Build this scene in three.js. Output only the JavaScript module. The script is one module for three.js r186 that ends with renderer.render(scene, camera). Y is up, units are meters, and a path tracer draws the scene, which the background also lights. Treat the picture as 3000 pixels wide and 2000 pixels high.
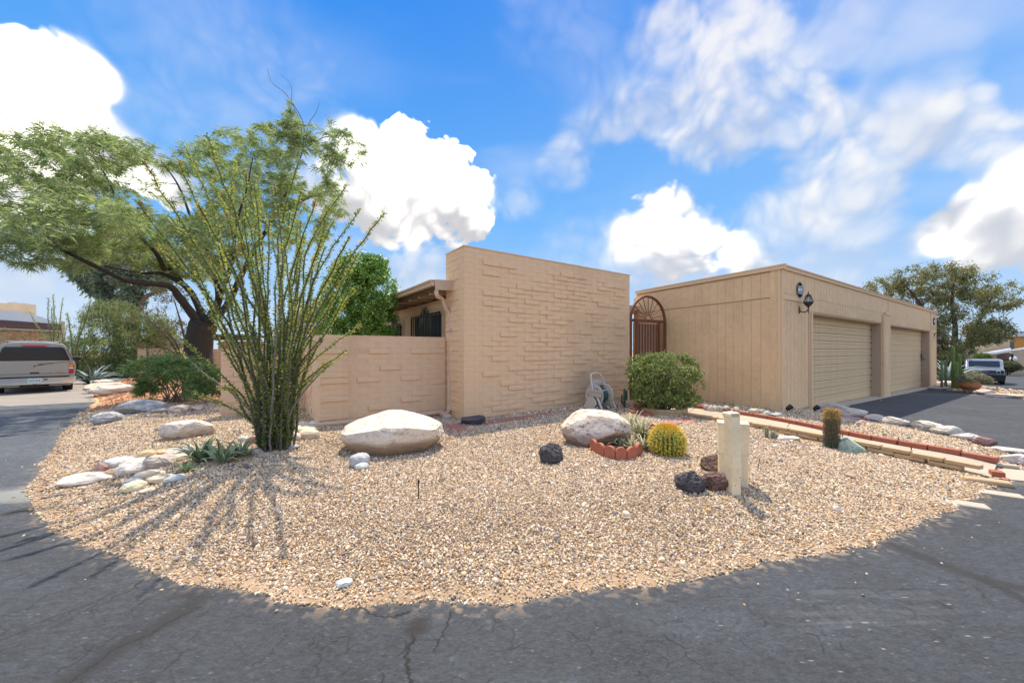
import * as THREE from 'three';
import { mergeGeometries } from 'three/addons/utils/BufferGeometryUtils.js';
import { RoundedBoxGeometry } from 'three/addons/geometries/RoundedBoxGeometry.js';

// ---------- noise and helpers that the sky needs ----------
const V = (x, y, z) => new THREE.Vector3(x, y, z);
const clamp = (x, a = 0, b = 1) => Math.min(b, Math.max(a, x));
const lerp = (a, b, t) => a + (b - a) * t;
const sst = (a, b, x) => { const t = clamp((x - a) / (b - a)); return t * t * (3 - 2 * t); };
function rng(seed) { let s = (seed * 2654435761) >>> 0; return () => { s = (s + 0x6d2b79f5) | 0; let t = Math.imul(s ^ (s >>> 15), 1 | s); t = (t + Math.imul(t ^ (t >>> 7), 61 | t)) ^ t; return ((t ^ (t >>> 14)) >>> 0) / 4294967296; }; }
function h3(x, y, z) { let n = Math.imul(x, 374761393) + Math.imul(y, 668265263) + Math.imul(z, 2147483647 ^ 1274126177); n = Math.imul(n ^ (n >>> 13), 1274126177); n ^= n >>> 16; n = Math.imul(n, 2246822519); return ((n ^ (n >>> 15)) >>> 0) / 4294967296; }
function vn(x, y, z) {
  const ix = Math.floor(x), iy = Math.floor(y), iz = Math.floor(z); let fx = x - ix, fy = y - iy, fz = z - iz;
  fx = fx * fx * (3 - 2 * fx); fy = fy * fy * (3 - 2 * fy); fz = fz * fz * (3 - 2 * fz);
  const a = lerp(h3(ix, iy, iz), h3(ix + 1, iy, iz), fx), b = lerp(h3(ix, iy + 1, iz), h3(ix + 1, iy + 1, iz), fx);
  const c = lerp(h3(ix, iy, iz + 1), h3(ix + 1, iy, iz + 1), fx), d = lerp(h3(ix, iy + 1, iz + 1), h3(ix + 1, iy + 1, iz + 1), fx);
  return lerp(lerp(a, b, fy), lerp(c, d, fy), fz);
}
function fbm(x, y, z, o) { let s = 0, a = 0.5, n = 0; for (let i = 0; i < o; i++) { s += a * vn(x, y, z); n += a; x = x * 2.03 + 7.1; y = y * 2.03 + 3.7; z = z * 2.03 + 1.3; a *= 0.5; } return s / n; }
function worley(x, y, z) {
  const ix = Math.floor(x), iy = Math.floor(y), iz = Math.floor(z); let m = 9;
  for (let a = -1; a < 2; a++) for (let b = -1; b < 2; b++) for (let c = -1; c < 2; c++) {
    const X = ix + a, Y = iy + b, Z = iz + c, dx = X + h3(X, Y, Z) - x, dy = Y + h3(X + 57, Y, Z) - y, dz = Z + h3(X, Y + 91, Z) - z, d = dx * dx + dy * dy + dz * dz;
    if (d < m) m = d;
  }
  return Math.sqrt(m);
}

// ---------- camera, sky, sun, exposure ----------
const F = 1100, CU = 1500, HV = 1028, EYE = 1.31;   // the photograph's lens: focal length and horizon in its pixels, eye height in metres
const scene = new THREE.Scene();
const camera = new THREE.PerspectiveCamera(2 * Math.atan(1000 / F) * 180 / Math.PI, 1.5, 0.05, 3000);
camera.position.set(0, EYE, 0);
camera.setViewOffset(3000, 2000, 0, -28, 3000, 2000);
const renderer = new THREE.WebGLRenderer({ antialias: true });
renderer.toneMapping = THREE.LinearToneMapping;
renderer.toneMappingExposure = 1.42;
renderer.shadowMap.enabled = true;
const SUN = V(-0.03, 1, -0.46).normalize();
const sun = new THREE.DirectionalLight(new THREE.Color().setRGB(1, 0.885, 0.71), 4.7);
sun.position.copy(SUN).multiplyScalar(60); sun.target.position.set(0, 0, 0);
sun.castShadow = true; sun.shadow.mapSize.set(4096, 4096); sun.shadow.radius = 1.2;
Object.assign(sun.shadow.camera, { left: -40, right: 40, top: 40, bottom: -40, near: 1, far: 140 });
scene.add(sun, sun.target);

// The sky: blue air, thin cirrus and cumulus; directions as azimuth (from -z to the right) and elevation.
const ang = (u, v) => [Math.atan2(u - CU, F), Math.atan2(HV - v, Math.hypot(u - CU, F)), F / Math.hypot(u - CU, F)];
// [u, v, radius] in the photograph's pixels, then softness 0 (crisp) to 1 (thin and soft)
const BLOBS = [];
const bl = (soft, list) => { for (const [u, v, r, k = 1] of list) { const [a, e, c] = ang(u, v); BLOBS.push([a, e, r / F * c * Math.cos(e) * Math.sqrt(c), soft, k]); } };
bl(0, [[70, 170, 110], [190, 205, 115], [275, 230, 75], [110, 300, 180], [-60, 230, 220], [-40, 460, 260], [180, 420, 160], [330, 460, 110], [420, 500, 90], [100, 560, 210], [520, 560, 80], [-250, 350, 260], [-200, 120, 140],
  [1040, 405, 62], [1215, 450, 92], [1290, 500, 95], [1360, 580, 88], [1385, 655, 62], [1180, 560, 150], [1060, 520, 120], [1250, 640, 120], [1100, 640, 120], [950, 540, 110], [1000, 450, 70]]);
bl(0.3, [[1960, 605, 66], [1895, 680, 85], [2000, 680, 100], [2090, 740, 80], [1840, 730, 80], [2170, 715, 40], [2200, 770, 66], [1950, 760, 120],
  [2870, 610, 92], [2960, 560, 100], [3020, 640, 170], [2810, 670, 82], [2740, 705, 70], [2940, 720, 120], [3040, 520, 110], [3150, 500, 160], [3250, 700, 200]]);
bl(0.75, [[1930, 110, 70], [2010, 100, 88], [2140, 75, 86], [2200, 125, 90], [2140, 200, 120], [2230, 235, 110], [2310, 290, 90], [2080, 250, 80], [2350, 330, 80],
  [1790, 345, 66], [1850, 335, 76], [1950, 330, 86], [2040, 395, 96], [2120, 430, 90], [2200, 375, 66], [1690, 420, 60, .7], [1650, 490, 70, .5],
  [2350, 410, 100], [2450, 420, 125], [2550, 480, 125], [2430, 530, 130], [2650, 335, 96], [2760, 380, 106], [2860, 430, 106], [2780, 330, 86], [2500, 580, 110], [2330, 640, 90], [2480, 650, 110], [2250, 620, 70, .6], [2940, 430, 90]]);
bl(1, [[60, 790, 130], [-60, 770, 160], [180, 860, 110, .7], [1240, 800, 70], [1180, 830, 60, .8], [1520, 590, 60, .7], [2450, 105, 90, .6], [2600, 125, 100, .5], [2750, 190, 90, .35], [2330, 760, 130, .7], [2520, 740, 120, .7], [1700, 800, 140, .5], [720, 330, 260, .35], [1650, 80, 160, .25], [1780, 280, 110, .3], [330, 900, 140, .5], [2680, 170, 140, .3]]);
function makeSky() {
  const W = 4096, Hh = 2048, d = new Float32Array(W * Hh * 4);
  const out = [0, 0, 0];
  // generic fair-weather cloud deck for the rest of the sky
  const CLOUD = 2.3;
  const deck = (x, y, z) => { const k = 1.6 / (y + 0.12), f = fbm(x * k * 0.9 + 5, 3.3, z * k * 0.9 + 2, 5); return f; };
  const field = (a, e, o) => {   // summed soft blobs: 0 clear, 1 thick
    let sum = 0, soft = 0, kk = 0, kw = 0; const ce = Math.cos(e);
    for (const b of BLOBS) {
      let da = a - b[0]; const r = b[2] * lerp(1.38, 1.72, b[3]); if (da > 1.6 * r || da < -1.6 * r) continue; da *= ce; const de = (e - b[1]) * (e < b[1] ? 1.2 : 1), q = (da * da + de * de) / (r * r); if (q > 1) continue;
      const w = (1 - q) * (1 - q); sum += w; soft += w * b[3]; kw += w * b[4]; kk += w;
    }
    if (o) { o.s = kk ? soft / kk : 0; o.k = kk ? kw / kk : 0; }
    return 1 - Math.exp(-1.9 * sum);
  };
  const relief = (x, y, z, fine) => {
    const wx = (fbm(x * 7, y * 7, z * 7, 3) - 0.5) * 0.14, wy = (fbm(x * 7 + 31, y * 7, z * 7, 3) - 0.5) * 0.14;
    x += wx; y += wy;
    let r = 0.40 * (1 - worley(x * 11, y * 11, z * 11)) + 0.34 * (1 - worley(x * 25, y * 25, z * 25)) + 0.26 * fbm(x * 8, y * 10, z * 8, 3);
    if (fine) r += 0.16 * (0.5 - worley(x * 54, y * 54, z * 54)) + 0.22 * (fbm(x * 60, y * 60, z * 60, 4) - 0.5);
    return r;
  };
  for (let j = 0; j < Hh; j++) {
    const e = ((j + 0.5) / Hh - 0.5) * Math.PI, y = Math.sin(e), ce = Math.cos(e);
    for (let i = 0; i < W; i++) {
      const o = (j * W + i) * 4;
      if (e < -0.02) { d[o] = 0.30; d[o + 1] = 0.27; d[o + 2] = 0.25; d[o + 3] = 1; continue; }
      const th = ((i + 0.5) / W - 0.5) * 2 * Math.PI, x = Math.cos(th) * ce, z = Math.sin(th) * ce, a = Math.atan2(x, -z);
      // air
      const t1 = sst(-0.02, 0.33, e), t2 = sst(0.18, 0.85, e);
      let r = lerp(lerp(0.40, 0.118, t1), 0.024, t2), g = lerp(lerp(0.53, 0.355, t1), 0.19, t2), b = lerp(lerp(0.68, 0.71, t1), 0.62, t2);
      // thin veil
      const k = 1 / (y + 0.25), veil = .16 * sst(-.6, .9, a) * sst(1.2, .6, Math.abs(a)) +  sst(0.45, 0.8, fbm(x * k * 1.6 + z * k * 0.7, 1.7, z * k * 2.4 - x * k * 0.5, 5)) * 0.42 + sst(0.5, .85, fbm(x * 3, y * 7 + 9, z * 3, 4)) * 0.15;
      r = lerp(r, 0.54, veil * .8); g = lerp(g, 0.60, veil * .75); b = lerp(b, 0.70, veil * .7);
      // cumulus
      const inF = 1 - sst(0.95, 1.25, Math.abs(a)), near = inF * (1 - sst(0.78, 1.0, e));
      let al = 0, lum = 1, warm = 0;
      if (near > 0.001) {
        const s = {}, f0 = field(a, e, s);
        if (f0 > 0.06) {
          const rl = relief(x, y, z, true), f = f0 - lerp(0.5, 0.60, s.s) + (rl - 0.46) * lerp(1.75, 1.0, s.s);
          const edge = lerp(0.13, 0.85, s.s ** 0.7);
          al = sst(-edge * .5, edge, f) * lerp(1, 0.62, s.s) * Math.min(1, s.k) * near;
          if (al > 0.002) {
            const e2 = Math.min(e + 0.03, 1.5), c2 = Math.cos(e2), x2 = Math.sin(a) * c2, z2 = -Math.cos(a) * c2;
            const up = field(a, Math.min(e + 0.11, 1.5)), dn = field(a, e - 0.09), rl2 = relief(x2, Math.sin(e2), z2, false), rl1 = relief(x, y, z, false);
            const lit = clamp(0.58 + (f0 - up) * 0.5 - Math.max(0, up - dn) * 0.5 * sst(.2, .8, up) + (rl1 - rl2) * 1.3 + (rl - .46) * .7);
            lum = lerp(lerp(0.47, CLOUD, lit ** 2.2), lerp(0.52, 0.80, lit), Math.min(1, s.s * 1.4)); warm = lit;
          }
        }
      }
      if (near < 0.999) {
        const f = deck(x, y, z), s = sst(0.47, 0.66, f) * sst(0.0, 0.12, y), f2 = deck(x * 0.94, y, z * 0.94), A = s * (1 - near) * 0.95;
        if (A > al) { al = A; const lit = clamp(0.6 + (f - f2) * 4); lum = lerp(0.9, CLOUD, lit); warm = lit; }
      }
      r = lerp(r, lum * lerp(0.95, 1.06, warm), al); g = lerp(g, lum * lerp(0.96, 0.985, warm), al); b = lerp(b, lum * lerp(1.02, 0.86, warm), al);
      d[o] = r; d[o + 1] = g; d[o + 2] = b; d[o + 3] = 1;
    }
  }
  const tx = new THREE.DataTexture(d, W, Hh, THREE.RGBAFormat, THREE.FloatType);
  tx.mapping = THREE.EquirectangularReflectionMapping; tx.magFilter = THREE.LinearFilter; tx.needsUpdate = true;
  return tx;
}
const sky = makeSky();
scene.background = sky; scene.environment = sky;

// ---------- object helpers ----------
const used = new Map();
const numbered = (n) => { const k = used.get(n) ?? 0; used.set(n, k + 1); return k ? n + '_' + String(k).padStart(3, '0') : n; };
function tag(o, label, category, group, kind) { if (label) o.userData.label = label; if (category) o.userData.category = category; if (group) o.userData.group = group; if (kind) o.userData.kind = kind; return o; }
function thing(name, label, category, p = [0, 0, 0], group, turn = 0) { const g = new THREE.Group(); g.name = numbered(name); g.position.set(...p); g.rotation.y = turn; tag(g, label, category, group); scene.add(g); return g; }
function boxUV(g) {
  if (g.userData.m) return g; g.userData.m = 1;
  if (!g.attributes.normal) g.computeVertexNormals();
  const p = g.attributes.position, n = g.attributes.normal, uv = new Float32Array(p.count * 2);
  for (let i = 0; i < p.count; i++) {
    const ax = Math.abs(n.getX(i)), ay = Math.abs(n.getY(i)), az = Math.abs(n.getZ(i));
    if (ay >= ax && ay >= az) { uv[2 * i] = p.getX(i); uv[2 * i + 1] = p.getZ(i); } else if (ax >= az) { uv[2 * i] = p.getZ(i); uv[2 * i + 1] = p.getY(i); } else { uv[2 * i] = p.getX(i); uv[2 * i + 1] = p.getY(i); }
  }
  g.setAttribute('uv', new THREE.BufferAttribute(uv, 2)); return g;
}
function mk(name, geo, mat) { if (mat.userData.metres) boxUV(geo); const m = new THREE.Mesh(geo, mat); m.name = name; m.castShadow = m.receiveShadow = true; return m; }
function part(parent, name, geo, mat, o = {}) {
  const m = mk(name, geo, mat); if (o.p) m.position.set(...o.p); if (o.r) m.rotation.set(...o.r); if (o.s) m.scale.set(...(Array.isArray(o.s) ? o.s : [o.s, o.s, o.s]));
  if (o.m) { const q = parent.isGroup && !parent.parent?.isGroup ? new THREE.Matrix4().compose(parent.position, parent.quaternion, V(1, 1, 1)).invert().multiply(o.m) : o.m; q.decompose(m.position, m.quaternion, m.scale); }
  if (o.kind) m.userData.kind = o.kind; if (o.label) m.userData.label = o.label; parent.add(m); return m;
}
function solo(name, label, cat, geo, mat, p = [0, 0, 0], group, kind) { const m = mk(numbered(name), geo, mat); m.position.set(...p); tag(m, label, cat, group, kind); scene.add(m); return m; }
function struct(name, geo, mat, label) { const m = mk(numbered(name), geo, mat); tag(m, label, null, null, 'structure'); scene.add(m); return m; }
const clean = (g) => { const q = g.index ? g.toNonIndexed() : g; for (const k of Object.keys(q.attributes)) if (!['position', 'normal', 'uv', 'color'].includes(k)) q.deleteAttribute(k); if (!q.attributes.normal) q.computeVertexNormals(); if (!q.attributes.uv) q.setAttribute('uv', new THREE.BufferAttribute(new Float32Array(q.attributes.position.count * 2), 2)); return q; };
const merge = (l) => mergeGeometries(l.map(clean));
const box = (w, h, d, x = 0, y = 0, z = 0, ry = 0) => { const g = new THREE.BoxGeometry(w, h, d); if (ry) g.rotateY(ry); return g.translate(x, y, z); };
const rbox = (w, h, d, r = 0.01, x = 0, y = 0, z = 0, seg = 2) => new RoundedBoxGeometry(w, h, d, seg, Math.min(r, w / 2.01, h / 2.01, d / 2.01)).translate(x, y, z);
const cyl = (r0, r1, h, n = 16, x = 0, y = 0, z = 0) => new THREE.CylinderGeometry(r1, r0, h, n).translate(x, y, z);
const bar = (a, b, r, n = 6, r1 = r) => tube([V(...a), V(...b)], [r, r1], n);
const lathe = (pts, n = 24) => new THREE.LatheGeometry(pts.map((p) => new THREE.Vector2(...p)), n);
const extr = (pts, d, bevel = 0, seg = 1) => new THREE.ExtrudeGeometry(new THREE.Shape(pts.map((p) => new THREE.Vector2(...p))), { depth: d, bevelEnabled: bevel > 0, bevelSize: bevel, bevelThickness: bevel, bevelSegments: seg, curveSegments: 8 });
function tube(P, R, n = 6, cap = true) {   // tapered tube along points
  const N = P.length, pos = [], idx = []; let up = null; const t = V(), s = V(), c = V();
  for (let i = 0; i < N; i++) {
    t.subVectors(P[Math.min(N - 1, i + 1)], P[Math.max(0, i - 1)]).normalize();
    if (!up) up = Math.abs(t.y) > 0.9 ? V(1, 0, 0) : V(0, 1, 0);
    s.crossVectors(t, up).normalize(); c.crossVectors(s, t).normalize(); up.copy(c);
    const r = Array.isArray(R) ? (R.length === N ? R[i] : lerp(R[0], R[1], i / (N - 1))) : R;
    for (let k = 0; k < n; k++) { const a = k / n * 2 * Math.PI, x = Math.cos(a) * r, y = Math.sin(a) * r; pos.push(P[i].x + s.x * x + c.x * y, P[i].y + s.y * x + c.y * y, P[i].z + s.z * x + c.z * y); }
    if (i) for (let k = 0; k < n; k++) { const a = (i - 1) * n + k, b = (i - 1) * n + (k + 1) % n, d = i * n + k, e = i * n + (k + 1) % n; idx.push(a, b, d, b, e, d); }
  }
  if (cap) for (const [at, flip] of [[0, 1], [N - 1, 0]]) for (let k = 1; k < n - 1; k++) flip ? idx.push(at * n, at * n + k + 1, at * n + k) : idx.push(at * n, at * n + k, at * n + k + 1);
  const g = new THREE.BufferGeometry(); g.setAttribute('position', new THREE.Float32BufferAttribute(pos, 3)); g.setIndex(idx); g.computeVertexNormals(); return g;
}
const smooth = (pts, n) => new THREE.CatmullRomCurve3(pts).getPoints(n);
// frame of a wall: x along it, y up, z out of its face
const frame = (X, Z, th, y = 0) => new THREE.Matrix4().makeRotationY(th).setPosition(X, y, -Z);
const at = (fr, x, y, z) => new THREE.Matrix4().multiplyMatrices(fr, new THREE.Matrix4().makeTranslation(x, y, z));

// ---------- textures and materials ----------
function noiseTex(n, f, srgb) { const d = new Uint8Array(n * n * 4); for (let j = 0; j < n; j++) for (let i = 0; i < n; i++) { const c = f(i / n, j / n, i, j), o = (j * n + i) * 4; if (Array.isArray(c)) { d[o] = c[0]; d[o + 1] = c[1]; d[o + 2] = c[2]; } else d[o] = d[o + 1] = d[o + 2] = clamp(c) * 255; d[o + 3] = 255; } const t = new THREE.DataTexture(d, n, n); t.magFilter = THREE.LinearFilter; t.wrapS = t.wrapT = THREE.RepeatWrapping; if (srgb) t.colorSpace = THREE.SRGBColorSpace; t.needsUpdate = true; return t; }
const per = (u, v, f, o, s) => { let r = 0, a = .5, n = 0; for (let k = 0; k < o; k++) { const q = f * 2 ** k, X = u * q, Y = v * q, ix = Math.floor(X), iy = Math.floor(Y); let fx = X - ix, fy = Y - iy; fx = fx * fx * (3 - 2 * fx); fy = fy * fy * (3 - 2 * fy); const w = (i) => ((i % q) + q) % q, g = (i, j) => h3(w(i) + s, w(j), k + s); r += a * lerp(lerp(g(ix, iy), g(ix + 1, iy), fx), lerp(g(ix, iy + 1), g(ix + 1, iy + 1), fx), fy); n += a; a *= .6; } return r / n; };
const TX = {
  grain: noiseTex(256, (u, v, i, j) => per(u, v, 32, 3, 3) * .6 + h3(i, j, 5) * .4),
  stucco: noiseTex(256, (u, v) => Math.pow(per(u, v, 16, 4, 11), 1.4)),
  rough: noiseTex(256, (u, v) => per(u, v, 8, 5, 21)),
  wood: noiseTex(256, (u, v) => per(u, v * .06, 64, 3, 31) * .8 + per(u, v, 8, 3, 7) * .2),
  tint: noiseTex(512, (u, v, i, j) => { const k = .86 + .11 * (per(u, v, 4, 5, 41) - .5) + .07 * (per(u, v, 32, 3, 19) - .5) + (h3(i, j, 9) - .5) * .03; return [k * 255, k * 254, k * 252].map((q) => clamp(q, 0, 255)); }, true),
};
const rep = (t, s) => { const c = t.clone(); c.repeat.set(1 / s, 1 / s); c.needsUpdate = true; return c; };
function M(color, o = {}) {
  const P = o.transmission || o.clearcoat || o.sheen ? THREE.MeshPhysicalMaterial : THREE.MeshStandardMaterial;
  const { bump, bs = 0.003, bsize = 1, tint, ...q } = o;
  const m = new P({ roughness: 0.85, ...q, color: new THREE.Color().setRGB(...color) });
  if (bump) { m.bumpMap = rep(TX[bump], bsize); m.bumpScale = bs; m.userData.metres = 1; }
  if (tint) { m.map = rep(TX.tint, tint); m.userData.metres = 1; const k = 1 / .72; m.color.multiplyScalar(k); }
  return m;
}
const leafMat = (o = {}) => new THREE.MeshPhysicalMaterial({ vertexColors: true, roughness: 0.8, side: THREE.DoubleSide, transmission: 0.48, thickness: 0, specularIntensity: 0.5, ...o });
const LEAF = leafMat(), LEAFGLOSS = leafMat({ roughness: .45, transmission: .25, specularIntensity: 1 });
const VC = (o = {}) => { const { bump, bs = .003, bsize = 1, ...q } = o; const m = new THREE.MeshStandardMaterial({ vertexColors: true, roughness: .92, ...q }); if (bump) { m.bumpMap = rep(TX[bump], bsize); m.bumpScale = bs; m.userData.metres = 1; } return m; };
const MAT = {
  tall: M([.70, .485, .30], { bump: 'stucco', bs: .004, bsize: .35, tint: 2.6 }), low: M([.68, .48, .315], { bump: 'stucco', bs: .004, bsize: .35, tint: 2.6 }),
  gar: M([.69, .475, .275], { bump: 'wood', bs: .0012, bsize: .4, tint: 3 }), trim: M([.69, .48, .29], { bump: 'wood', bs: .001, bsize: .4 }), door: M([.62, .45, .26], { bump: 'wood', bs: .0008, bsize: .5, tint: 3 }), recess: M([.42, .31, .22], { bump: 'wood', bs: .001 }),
  house: M([.60, .45, .29], { bump: 'stucco', bs: .002, bsize: .5 }), darkwood: M([.11, .065, .035]), rafter: M([.42, .31, .2]), pipe: M([.60, .43, .30], { roughness: .4 }), gutter: M([.58, .43, .28], { roughness: .5 }),
  iron: M([.012, .013, .014], { roughness: .5, metalness: .3 }), rust: M([.16, .065, .035], { roughness: .55 }), glass: M([.05, .065, .07], { roughness: .04 }), roof: M([.5, .48, .45], { bump: 'rough', bs: .01 }), dark: M([.02, .02, .02]),
  conc: M([.42, .36, .29], { bump: 'grain', bs: .0015, bsize: .2, tint: 1.7 }), slab: M([.42, .355, .28], { bump: 'grain', bs: .002, bsize: .25, tint: 1.1 }), red: M([.31, .10, .06], { bump: 'grain', bs: .0025, bsize: .25, tint: .7 }), tanb: M([.46, .32, .185], { bump: 'grain', bs: .0025, bsize: .25, tint: .7 }), paver: M([.34, .15, .11], { bump: 'grain', bs: .002, bsize: .25, tint: .8 }),
  terra: M([.40, .13, .075], { bump: 'grain', bs: .001, bsize: .12, tint: .6 }), bark: M([.055, .043, .033], { bump: 'wood', bs: .02, bsize: .5, roughness: 1 }), bark2: M([.19, .14, .105], { bump: 'rough', bs: .02, bsize: .6 }), twig: M([.06, .045, .03]), twigG: M([.16, .12, .08]),
  white: M([.78, .77, .73], { roughness: .6 }), black: M([.008, .008, .009], { roughness: .5 }), rubber: M([.015, .015, .015], { roughness: .9 }), chrome: M([.8, .8, .8], { roughness: .12, metalness: 1 }),
};
// ---------- the lie of the land ----------
const KN = [[-90, -.5], [-40, -.42], [-16.6, -.29], [-12, -.23], [-5, -.13], [5, -.13], [8, -.15], [20, -.36], [33, -1.12], [50, -1.28], [110, -1.35]];
function T(x) { if (x <= KN[0][0]) return KN[0][1]; for (let i = 1; i < KN.length; i++) if (x <= KN[i][0]) { const t = (x - KN[i - 1][0]) / (KN[i][0] - KN[i - 1][0]); return lerp(KN[i - 1][1], KN[i][1], t); } return KN[KN.length - 1][1]; }
// outline of the gravel yard, metres to the right and away from the camera
const YARD = [[-34, 60], [-27, 30], [-21, 20], [-16.4, 14.4], [-12.4, 11.1], [-10.6, 9.2], [-7.75, 6.45], [-5.4, 4.25], [-4.95, 3.85], [-4.35, 3.43], [-3.6, 3.02], [-2.62, 2.58], [-1.85, 2.29], [-1.2, 2.17], [-.33, 2.13], [.32, 2.22], [1.5, 2.47], [2.65, 2.78], [3.7, 3.29], [4.6, 3.72], [5.2, 4.02], [5.75, 4.2], [6.6, 4.78], [7.15, 5.58], [7.4, 6.2], [7.46, 7.1], [7.37, 7.9], [7.2, 9.1], [19.9, 17.9], [26, 30], [10, 60]];
const STRIP = [[18.4, 16.7], [18.05, 14.6], [17.3, 12.7], [16.4, 10.6], [18.6, 10.4], [20.4, 14.9], [24.1, 19.4], [29, 26], [33, 34], [27, 34], [20, 18.2]];
function sdPoly(P, x, z) { let d = 1e9, s = -1; for (let i = 0, j = P.length - 1; i < P.length; j = i++) { const ex = P[j][0] - P[i][0], ez = P[j][1] - P[i][1], wx = x - P[i][0], wz = z - P[i][1], t = clamp((wx * ex + wz * ez) / (ex * ex + ez * ez)), bx = wx - ex * t, bz = wz - ez * t; d = Math.min(d, bx * bx + bz * bz); if ((z >= P[i][1]) !== (z < P[j][1]) === false) continue; if (x < (P[j][0] - P[i][0]) * (z - P[i][1]) / (P[j][1] - P[i][1]) + P[i][0]) s = -s; } return s * Math.sqrt(d); }
function inside(P, x, z) { let c = false; for (let i = 0, j = P.length - 1; i < P.length; j = i++) if ((P[i][1] > z) !== (P[j][1] > z) && x < (P[j][0] - P[i][0]) * (z - P[i][1]) / (P[j][1] - P[i][1]) + P[i][0]) c = !c; return c; }
function distTo(P, x, z, open) { let d = 1e9; for (let i = open ? 1 : 0; i < P.length; i++) { const a = P[i], b = P[(i + P.length - 1) % P.length], ex = b[0] - a[0], ez = b[1] - a[1], t = clamp(((x - a[0]) * ex + (z - a[1]) * ez) / (ex * ex + ez * ez)), bx = x - a[0] - ex * t, bz = z - a[1] - ez * t; d = Math.min(d, bx * bx + bz * bz); } return Math.sqrt(d); }
const sd = (P, x, z) => (inside(P, x, z) ? 1 : -1) * distTo(P, x, z);
// the walkway between the two rows of bricks
const TAN = [[3.05, 8.6], [3.56, 7.95], [4.47, 6.56], [5.0, 5.3], [5.42, 4.235]], RED = [[3.9, 9.9], [4.2, 9.29], [5.1, 7.48], [5.5, 5.66], [5.95, 4.6]];
const WALK = [...TAN, [5.75, 4.12], [6.2, 4.35], ...RED.slice().reverse()];
function tanX(z) { for (let i = 1; i < TAN.length; i++) if (z >= TAN[i][1]) return lerp(TAN[i][0], TAN[i - 1][0], (z - TAN[i][1]) / (TAN[i - 1][1] - TAN[i][1])); return 5.5; }
function edgeD(x, z) { return Math.max(sd(YARD, x, z), sd(STRIP, x, z)) + (vn(x * 2.3, 4.2, z * 2.3) - .5) * .10 + (vn(x * 13, 1.2, z * 13) - .5) * .05 + (vn(x * 37, 6.2, z * 37) - .5) * .03; }
function yardY(x, z, d = edgeD(x, z)) {
  let y = T(x) + (d > 0 ? .006 + .137 * sst(0, 1.15, d) * lerp(1, lerp(.42, .12, sst(4.0, 5.0, x)), sst(2.2, 3.8, x) * sst(9.2, 8.2, z) * (x < tanX(z) ? 1 : 0)) : d * .5);
  if (d > 0) y += (vn(x * .8, 2, z * .8) - .5) * .05 * sst(.2, 1.2, d) + (vn(x * 3, 6, z * 3) - .5) * .012;
  y += .07 * Math.exp(-((x + 3.15) ** 2 + (z - 5.05) ** 2) / .5);
  if (x > 2.8 && x < 7 && z > 4 && z < 10.2) { const w = sd(WALK, x, z); if (w > -.04) y = Math.min(y, -.11); }
  return y;
}
const groundY = (x, z) => { const d = edgeD(x, z); return d > 0 ? Math.max(T(x), yardY(x, z, d)) : T(x); };
const G = (u, v, y = 0) => { const Z = F * (EYE - y) / (v - HV); return [(u - CU) / F * Z, y, -Z]; };
const D = (u, v, Z) => V((u - CU) / F * Z, EYE - (v - HV) / F * Z, -Z);
const GP = (u, v) => { let y = 0, p; for (let i = 0; i < 6; i++) { p = G(u, v, y); y = groundY(p[0], -p[2]); } p[1] = y; return p; };
const DD = (u, Z) => [(u - CU) / F * Z, Z];

// far land to the horizon
{ const g = new THREE.CircleGeometry(1500, 48).rotateX(-Math.PI / 2).translate(0, -2.2, 0); struct('ground', g, M([.30, .23, .16], { bump: 'rough', bs: .02, bsize: 6 })); }
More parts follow.
